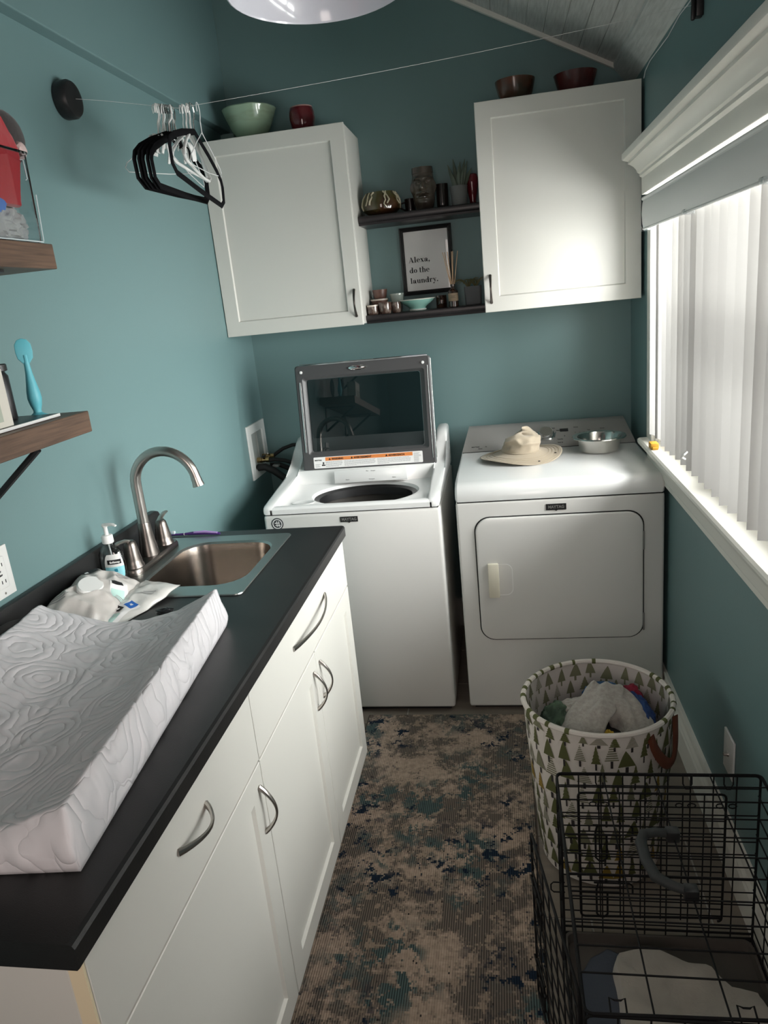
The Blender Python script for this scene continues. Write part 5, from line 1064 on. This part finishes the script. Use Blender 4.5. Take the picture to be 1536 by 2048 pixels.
def sheet(name, label, path, wid, m, seed, sag=.0, th=.007):
    """a strip of cloth laid along path (points with a width direction), with soft folds and thickness"""
    pts = [Vector(p) for p in path]; n_ = len(pts)-1
    def cr_(s):
        x = s*n_; i = min(int(x), n_-1); f = x-i; p0, p1, p2, p3 = pts[max(i-1, 0)], pts[i], pts[i+1], pts[min(i+2, n_)]
        return .5*((2*p1)+(-p0+p2)*f+(2*p0-5*p1+4*p2-p3)*f*f+(-p0+3*p1-3*p2+p3)*f**3)
    def S(a, b, side):
        p = cr_(a); d = (cr_(min(a+.02, 1))-cr_(max(a-.02, 0))).normalized(); w = d.cross(Vector((0, 0, 1))); w = w.normalized() if w.length > .05 else Vector((1, 0, 0))
        wd = wid(a) if callable(wid) else wid; x = (b-.5)
        q = p+w*(x*wd); nn = w.cross(d)
        fold = .010*noise.noise(Vector((a*3.5+seed, b*4, seed)))+.006*noise.noise(Vector((a*8, b*7+seed, 1)))
        q += nn*(fold-sag*x*x*4+side*th*(1-abs(2*b-1)**6)**.5)
        return Vector((bc.x+q.x, bc.y+q.y, ZF+q.z))
    bm = B(); grid(bm, 40, 26, lambda a, b: S(a, b, 1)); grid(bm, 40, 26, lambda a, b: S(a, b, -1)); bmesh.ops.remove_doubles(bm, verts=bm.verts, dist=.0004)
    ends = [e for e in bm.edges if e.is_boundary]
    if ends: bmesh.ops.holes_fill(bm, edges=ends, sides=200)
    return tag(obj(name, bm, m, None, True, ang=2), label, 'towel', 'clothes in the laundry basket')
sheet('grey_towel', 'heather grey towel folded over the top of the laundry pile', [(-.040, -.128, .405), (-.052, -.108, .445), (-.036, -.060, .470), (.002, -.008, .488), (.028, .045, .500), (.030, .075, .478), (.030, .085, .44)], lambda a: .125-.03*a, 'heather', 2.0, .012)
sheet('grey_towel', 'second heather grey towel hanging down to the right of the first', [(.020, .070, .475), (.055, .020, .487), (.085, -.035, .462), (.085, -.075, .430), (.070, -.110, .400)], lambda a: .11+.015*a, 'heather', 6.0, .020)
sheet('grey_towel', 'heather grey towel end lying at the left back of the pile', [(-.118, .050, .410), (-.085, .035, .450), (-.045, .020, .462), (-.01, .015, .455)], .085, 'heather', 9.0, .015)
# ================================================================ DOG CRATE
cx0, cx1, cy0, cy1, cz0, cz1 = 1.2375, 1.694, -2.482, -1.872, .016, .497
t = thing('dog_crate', 'black wire dog crate with its left side door open by the wall', 'dog crate', (1.466, -2.177, 0))
bm = B(); loops(bm, [[(a, b, .0012) for a, b in rrect(cx0+.008, cx1-.008, cy0+.008, cy1-.008, .02)], [(a, b, .030) for a, b in rrect(cx0+.005, cx1-.005, cy0+.005, cy1-.005, .02)], [(a, b, .030) for a, b in rrect(cx0+.011, cx1-.011, cy0+.011, cy1-.011, .018)], [(a, b, .006) for a, b in rrect(cx0+.014, cx1-.014, cy0+.014, cy1-.014, .018)]], True, True); obj('floor_pan', bm, mat('grey_plastic_pan', (.085, .074, .064), .5), t)
w1, w2 = .0017, .0029
def wires(name, segs, heavy=(), par=None, r=w1, rh=w2):
    bm = B()
    for a, b in segs: tube(bm, [a, b], r, 6)
    for pts in heavy: tube(bm, pts, rh, 6)
    o = obj(name, bm, 'wire_black', par or t, True, ang=.9); return o
def rectw(f, u0, u1, v0, v1, r=.012): return [f(a, b) for a, b in rrect(u0, u1, v0, v1, r, 3)]+[f(u1, v0+r)]
# end panels (x,z)
for yy, nm in ((cy1, 'end_panel'), (cy0, 'end_panel')):
    f = lambda a, b, yy=yy: Vector((a, yy, b)); seg = []
    xs_ = [cx0+(cx1-cx0)*k/9 for k in range(1, 9)]; zs_ = [cz0+(cz1-cz0)*k/13 for k in range(1, 13)]
    if yy == cy0: zs_ = zs_[::2]; 
    seg += [(f(x, cz0), f(x, cz1)) for x in xs_]+[(f(cx0, z_)+Vector((0, .003, 0)), f(cx1, z_)+Vector((0, .003, 0))) for z_ in zs_]
    heavy = [rectw(f, cx0, cx1, cz0, cz1)]
    if yy == cy1: heavy += [[f(cx0, cz0+.026), f(cx1, cz0+.026)], [f(cx0+.004, cz0+.006), f(cx1-.004, cz0+.006)], [f(cx0+.004, cz0+.010)-Vector((0, .004, 0)), f(cx1-.004, cz0+.010)-Vector((0, .004, 0))]]
    wires(nm, seg, heavy)
# door on the far end panel with slide latches
f = lambda a, b: Vector((a, cy1-.008, b)); dx_0, dx_1, dz0, dz1 = cx0+.048, cx1-.075, .085, .452
seg = [(f(dx_0+(dx_1-dx_0)*k/7, dz0), f(dx_0+(dx_1-dx_0)*k/7, dz1)) for k in range(1, 7)]+[(f(dx_0, dz0+(dz1-dz0)*k/10), f(dx_1, dz0+(dz1-dz0)*k/10)) for k in range(1, 10)]
ed = wires('end_door', seg, [rectw(f, dx_0, dx_1, dz0, dz1, .010)])
for zz in (.325, .155):
    bm = B(); g = lambda a, b: Vector((cx0+a, cy1-.014, zz+b))
    tube(bm, [g(.02, .012), g(.10, .012), g(.145, .012)], .0024, 6); tube(bm, [g(.08, .040), g(.165, .040), g(.172, .033), g(.172, .012)], .0024, 6)
    tube(bm, [g(.090, .036), g(.086, .02), g(.086, -.055), g(.094, -.064), g(.104, -.064), g(.112, -.055), g(.112, .012)], .0026, 6); obj('slide_latch', bm, 'wire_black', ed)
for xx in (cx0+.10, cx1-.16, cx1-.07):
    bm = B(); tube(bm, [(xx-.010, cy1-.002, cz1+.002), (xx-.010, cy1-.004, cz1-.02), (xx-.004, cy1-.006, cz1-.032), (xx+.004, cy1-.006, cz1-.032), (xx+.010, cy1-.004, cz1-.02), (xx+.010, cy1-.002, cz1+.002)], .0017, 6)
    tube(bm, [(xx-.018+.008*math.cos(q), cy1-.006, cz1-.078+.006*math.sin(q)) for q in [k*PI/4 for k in range(9)]], .0016, 6); tube(bm, [(xx+.010+.009*math.cos(q), cy1-.006, cz1-.078+.006*math.sin(q)) for q in [k*PI/4 for k in range(9)]], .0016, 6); obj('hinge_loop', bm, 'wire_black', t)
# top panel (x,y)
f = lambda a, b: Vector((a, b, cz1+.003)); seg = [(f(x, cy0), f(x, cy1)) for x in (cx0+.107, cx0+.222, cx0+.345)]
ys_ = [-2.410, -2.356, -2.300, -2.246, -2.19, -2.135, -2.08, -2.025, -1.97, -1.92]; seg += [(f(cx0, y_)+Vector((0, 0, .003)), f(cx1, y_)+Vector((0, 0, .003))) for y_ in ys_]
wires('top_panel', seg, [rectw(f, cx0, cx1, cy0, cy1)])
for xx, yy, s in ((1.29, cy0, 1), (1.485, cy0, 1)):
    bm = B(); tube(bm, [(xx-.012, yy+.002, cz1+.002), (xx-.012, yy+.026, cz1+.008), (xx-.004, yy+.022, cz1+.008), (xx+.006, yy+.022, cz1+.008), (xx+.013, yy+.026, cz1+.008), (xx+.013, yy+.002, cz1+.002)], .0016, 6); obj('clip_loop', bm, 'wire_black', t)
# side panels (y,z)
for xx in (cx0, cx1):
    f = lambda a, b, xx=xx: Vector((xx, a, b)); seg = []
    zs_ = [cz0+(cz1-cz0)*k/9 for k in range(1, 9)]; ys2 = [cy0+(cy1-cy0)*k/8 for k in range(1, 8)]
    if xx == cx0: ya, yb = cy1-.115, cy0+.045; seg += [(f(y_, cz0), f(y_, cz1)) for y_ in (cy1-.055,)]+[(f(yb-.02, cz0), f(yb-.02, cz1))]; seg += [(f(ya, z_), f(cy1, z_)) for z_ in zs_]+[(f(yb, z_), f(cy0, z_)) for z_ in zs_[::2]]; heavy = [rectw(f, cy0, cy1, cz0, cz1), rectw(f, yb, ya, .045, .470)]
    else: seg += [(f(y_, cz0), f(y_, cz1)) for y_ in ys2]+[(f(cy0, z_)-Vector((.003, 0, 0)), f(cy1, z_)-Vector((.003, 0, 0))) for z_ in zs_]; heavy = [rectw(f, cy0, cy1, cz0, cz1)]
    wires('side_panel', seg, heavy)
# open side door, hinged at its near edge
hp0 = Vector((cx0-.006, -2.448, 0)); hd = Vector((1.169-hp0.x, -2.075+2.448, 0)); dl = hd.length; hd.normalize()
f = lambda a, b: hp0+hd*a+Vector((0, 0, b)); seg = [(f(dl*k/7, .052), f(dl*k/7, .500)) for k in range(1, 7)]+[(f(0, .052+.448*k/9), f(dl, .052+.448*k/9)) for k in range(1, 9)]
sd = wires('side_door', seg, [rectw(f, 0, dl, .050, .502, .010)])
nrm = Vector((hd.y, -hd.x, 0))
for zz in (.39, .17):
    bm = B(); g = lambda a, b: f(dl-.02+a, zz+b)-nrm*.005
    tube(bm, [g(-.09, 0), g(.018, 0)], .0026, 6); tube(bm, [g(-.09, .03), g(-.02, .03), g(-.012, .02), g(-.012, 0)], .0024, 6); tube(bm, [g(-.08, .028), g(-.08, -.05), g(-.06, -.06), g(-.045, -.05), g(-.045, .028)], .0026, 6); obj('slide_latch', bm, 'wire_black', sd)
bm = B(); tube(bm, [(cx0+.01, cy1-.012, .190), (cx0-.018, cy1-.012, .190), (cx0-.024, cy1-.012, .183), (cx0-.024, cy1-.012, .167), (cx0-.018, cy1-.012, .160), (cx0+.01, cy1-.012, .160)], .0018, 6); obj('latch_catch', bm, 'wire_black', t)
# carrying handle clipped on a top wire
hx_ = cx0+.222; bm = B(); zt_ = cz1+.010
tube(bm, [(hx_, -2.078, zt_), (hx_-.035, -2.080, zt_+.006), (hx_-.062, -2.090, zt_+.008), (hx_-.072, -2.115, zt_+.008), (hx_-.070, -2.16, zt_+.008), (hx_-.060, -2.205, zt_+.008), (hx_-.035, -2.224, zt_+.007), (hx_, -2.232, zt_)], [.008, .0095, .011, .0115, .0115, .011, .0095, .008], 12); hh = obj('carry_handle', bm, 'grey_grip', t)
for yy in (-2.078, -2.232):
    bm = B(); box(bm, hx_-.016, hx_+.011, yy-.012, yy+.012, cz1-.004, cz1+.022, .004); obj('handle_clip', bm, 'black', hh)
# bedding
M['fleece'] = mat('pale_fleece', (.40, .36, .31), .95, bump=(120, .35), var=((.33, .30, .26), 12), sheen=.3); M['slate_cloth'] = mat('slate_blue_cloth', (.055, .065, .085), .9, bump=(120, .3))
bm = B(); pts = [(1.262, -2.46), (1.262, -2.06), (1.268, -1.99), (1.30, -1.935), (1.345, -1.905), (1.40, -1.93), (1.40, -2.46)]
def slab_cloth(bm, poly, z0, z1, seed, amp, nb=46, drop=.03):
    c0 = Vector((sum(p[0] for p in poly)/len(poly), sum(p[1] for p in poly)/len(poly)))
    P = []
    for i in range(len(poly)):
        a, b = Vector(poly[i]), Vector(poly[(i+1) % len(poly)])
        for k in range(6): P.append(a.lerp(b, k/6))
    n_ = len(P); rings = []
    for s in (1.0, .995, .975, .93, .85, .7, .5, .3, .12):
        e = max(0, (1-s)/.07); e = min(1, e); rg_ = []
        for i, p in enumerate(P):
            wob = 1+.018*noise.noise(Vector((i*.35, seed, 0)))*s; q = c0+(p-c0)*s*wob
            zz = z0+(z1-z0)*math.sin(e*PI/2)+(amp*(1-2.2*abs(noise.noise(Vector((q.x*6+seed, q.y*5, seed)))))+amp*.5*noise.noise(Vector((q.x*17, q.y*17, seed))))*e
            rg_.append((q.x, q.y, max(zz, z0)))
        rings.append(rg_)
    loops(bm, rings, True, True)
slab_cloth(bm, pts, .0075, .018, 1., .004); tag(obj('slate_blanket', bm, 'slate_cloth'), 'slate blue blanket under the pale fleece in the dog crate', 'blanket')
bm = B(); pts = [(1.322, -2.462), (1.318, -2.30), (1.325, -2.20), (1.342, -2.16), (1.350, -2.06), (1.345, -1.985), (1.36, -1.945), (1.42, -1.935), (1.50, -1.955), (1.575, -1.985), (1.61, -2.03), (1.665, -2.045), (1.672, -2.09), (1.674, -2.462)]
slab_cloth(bm, pts, .020, .050, 4., .020); tag(obj('fleece_blanket', bm, 'fleece'), 'rumpled pale cream fleece blanket lying in the dog crate', 'blanket')
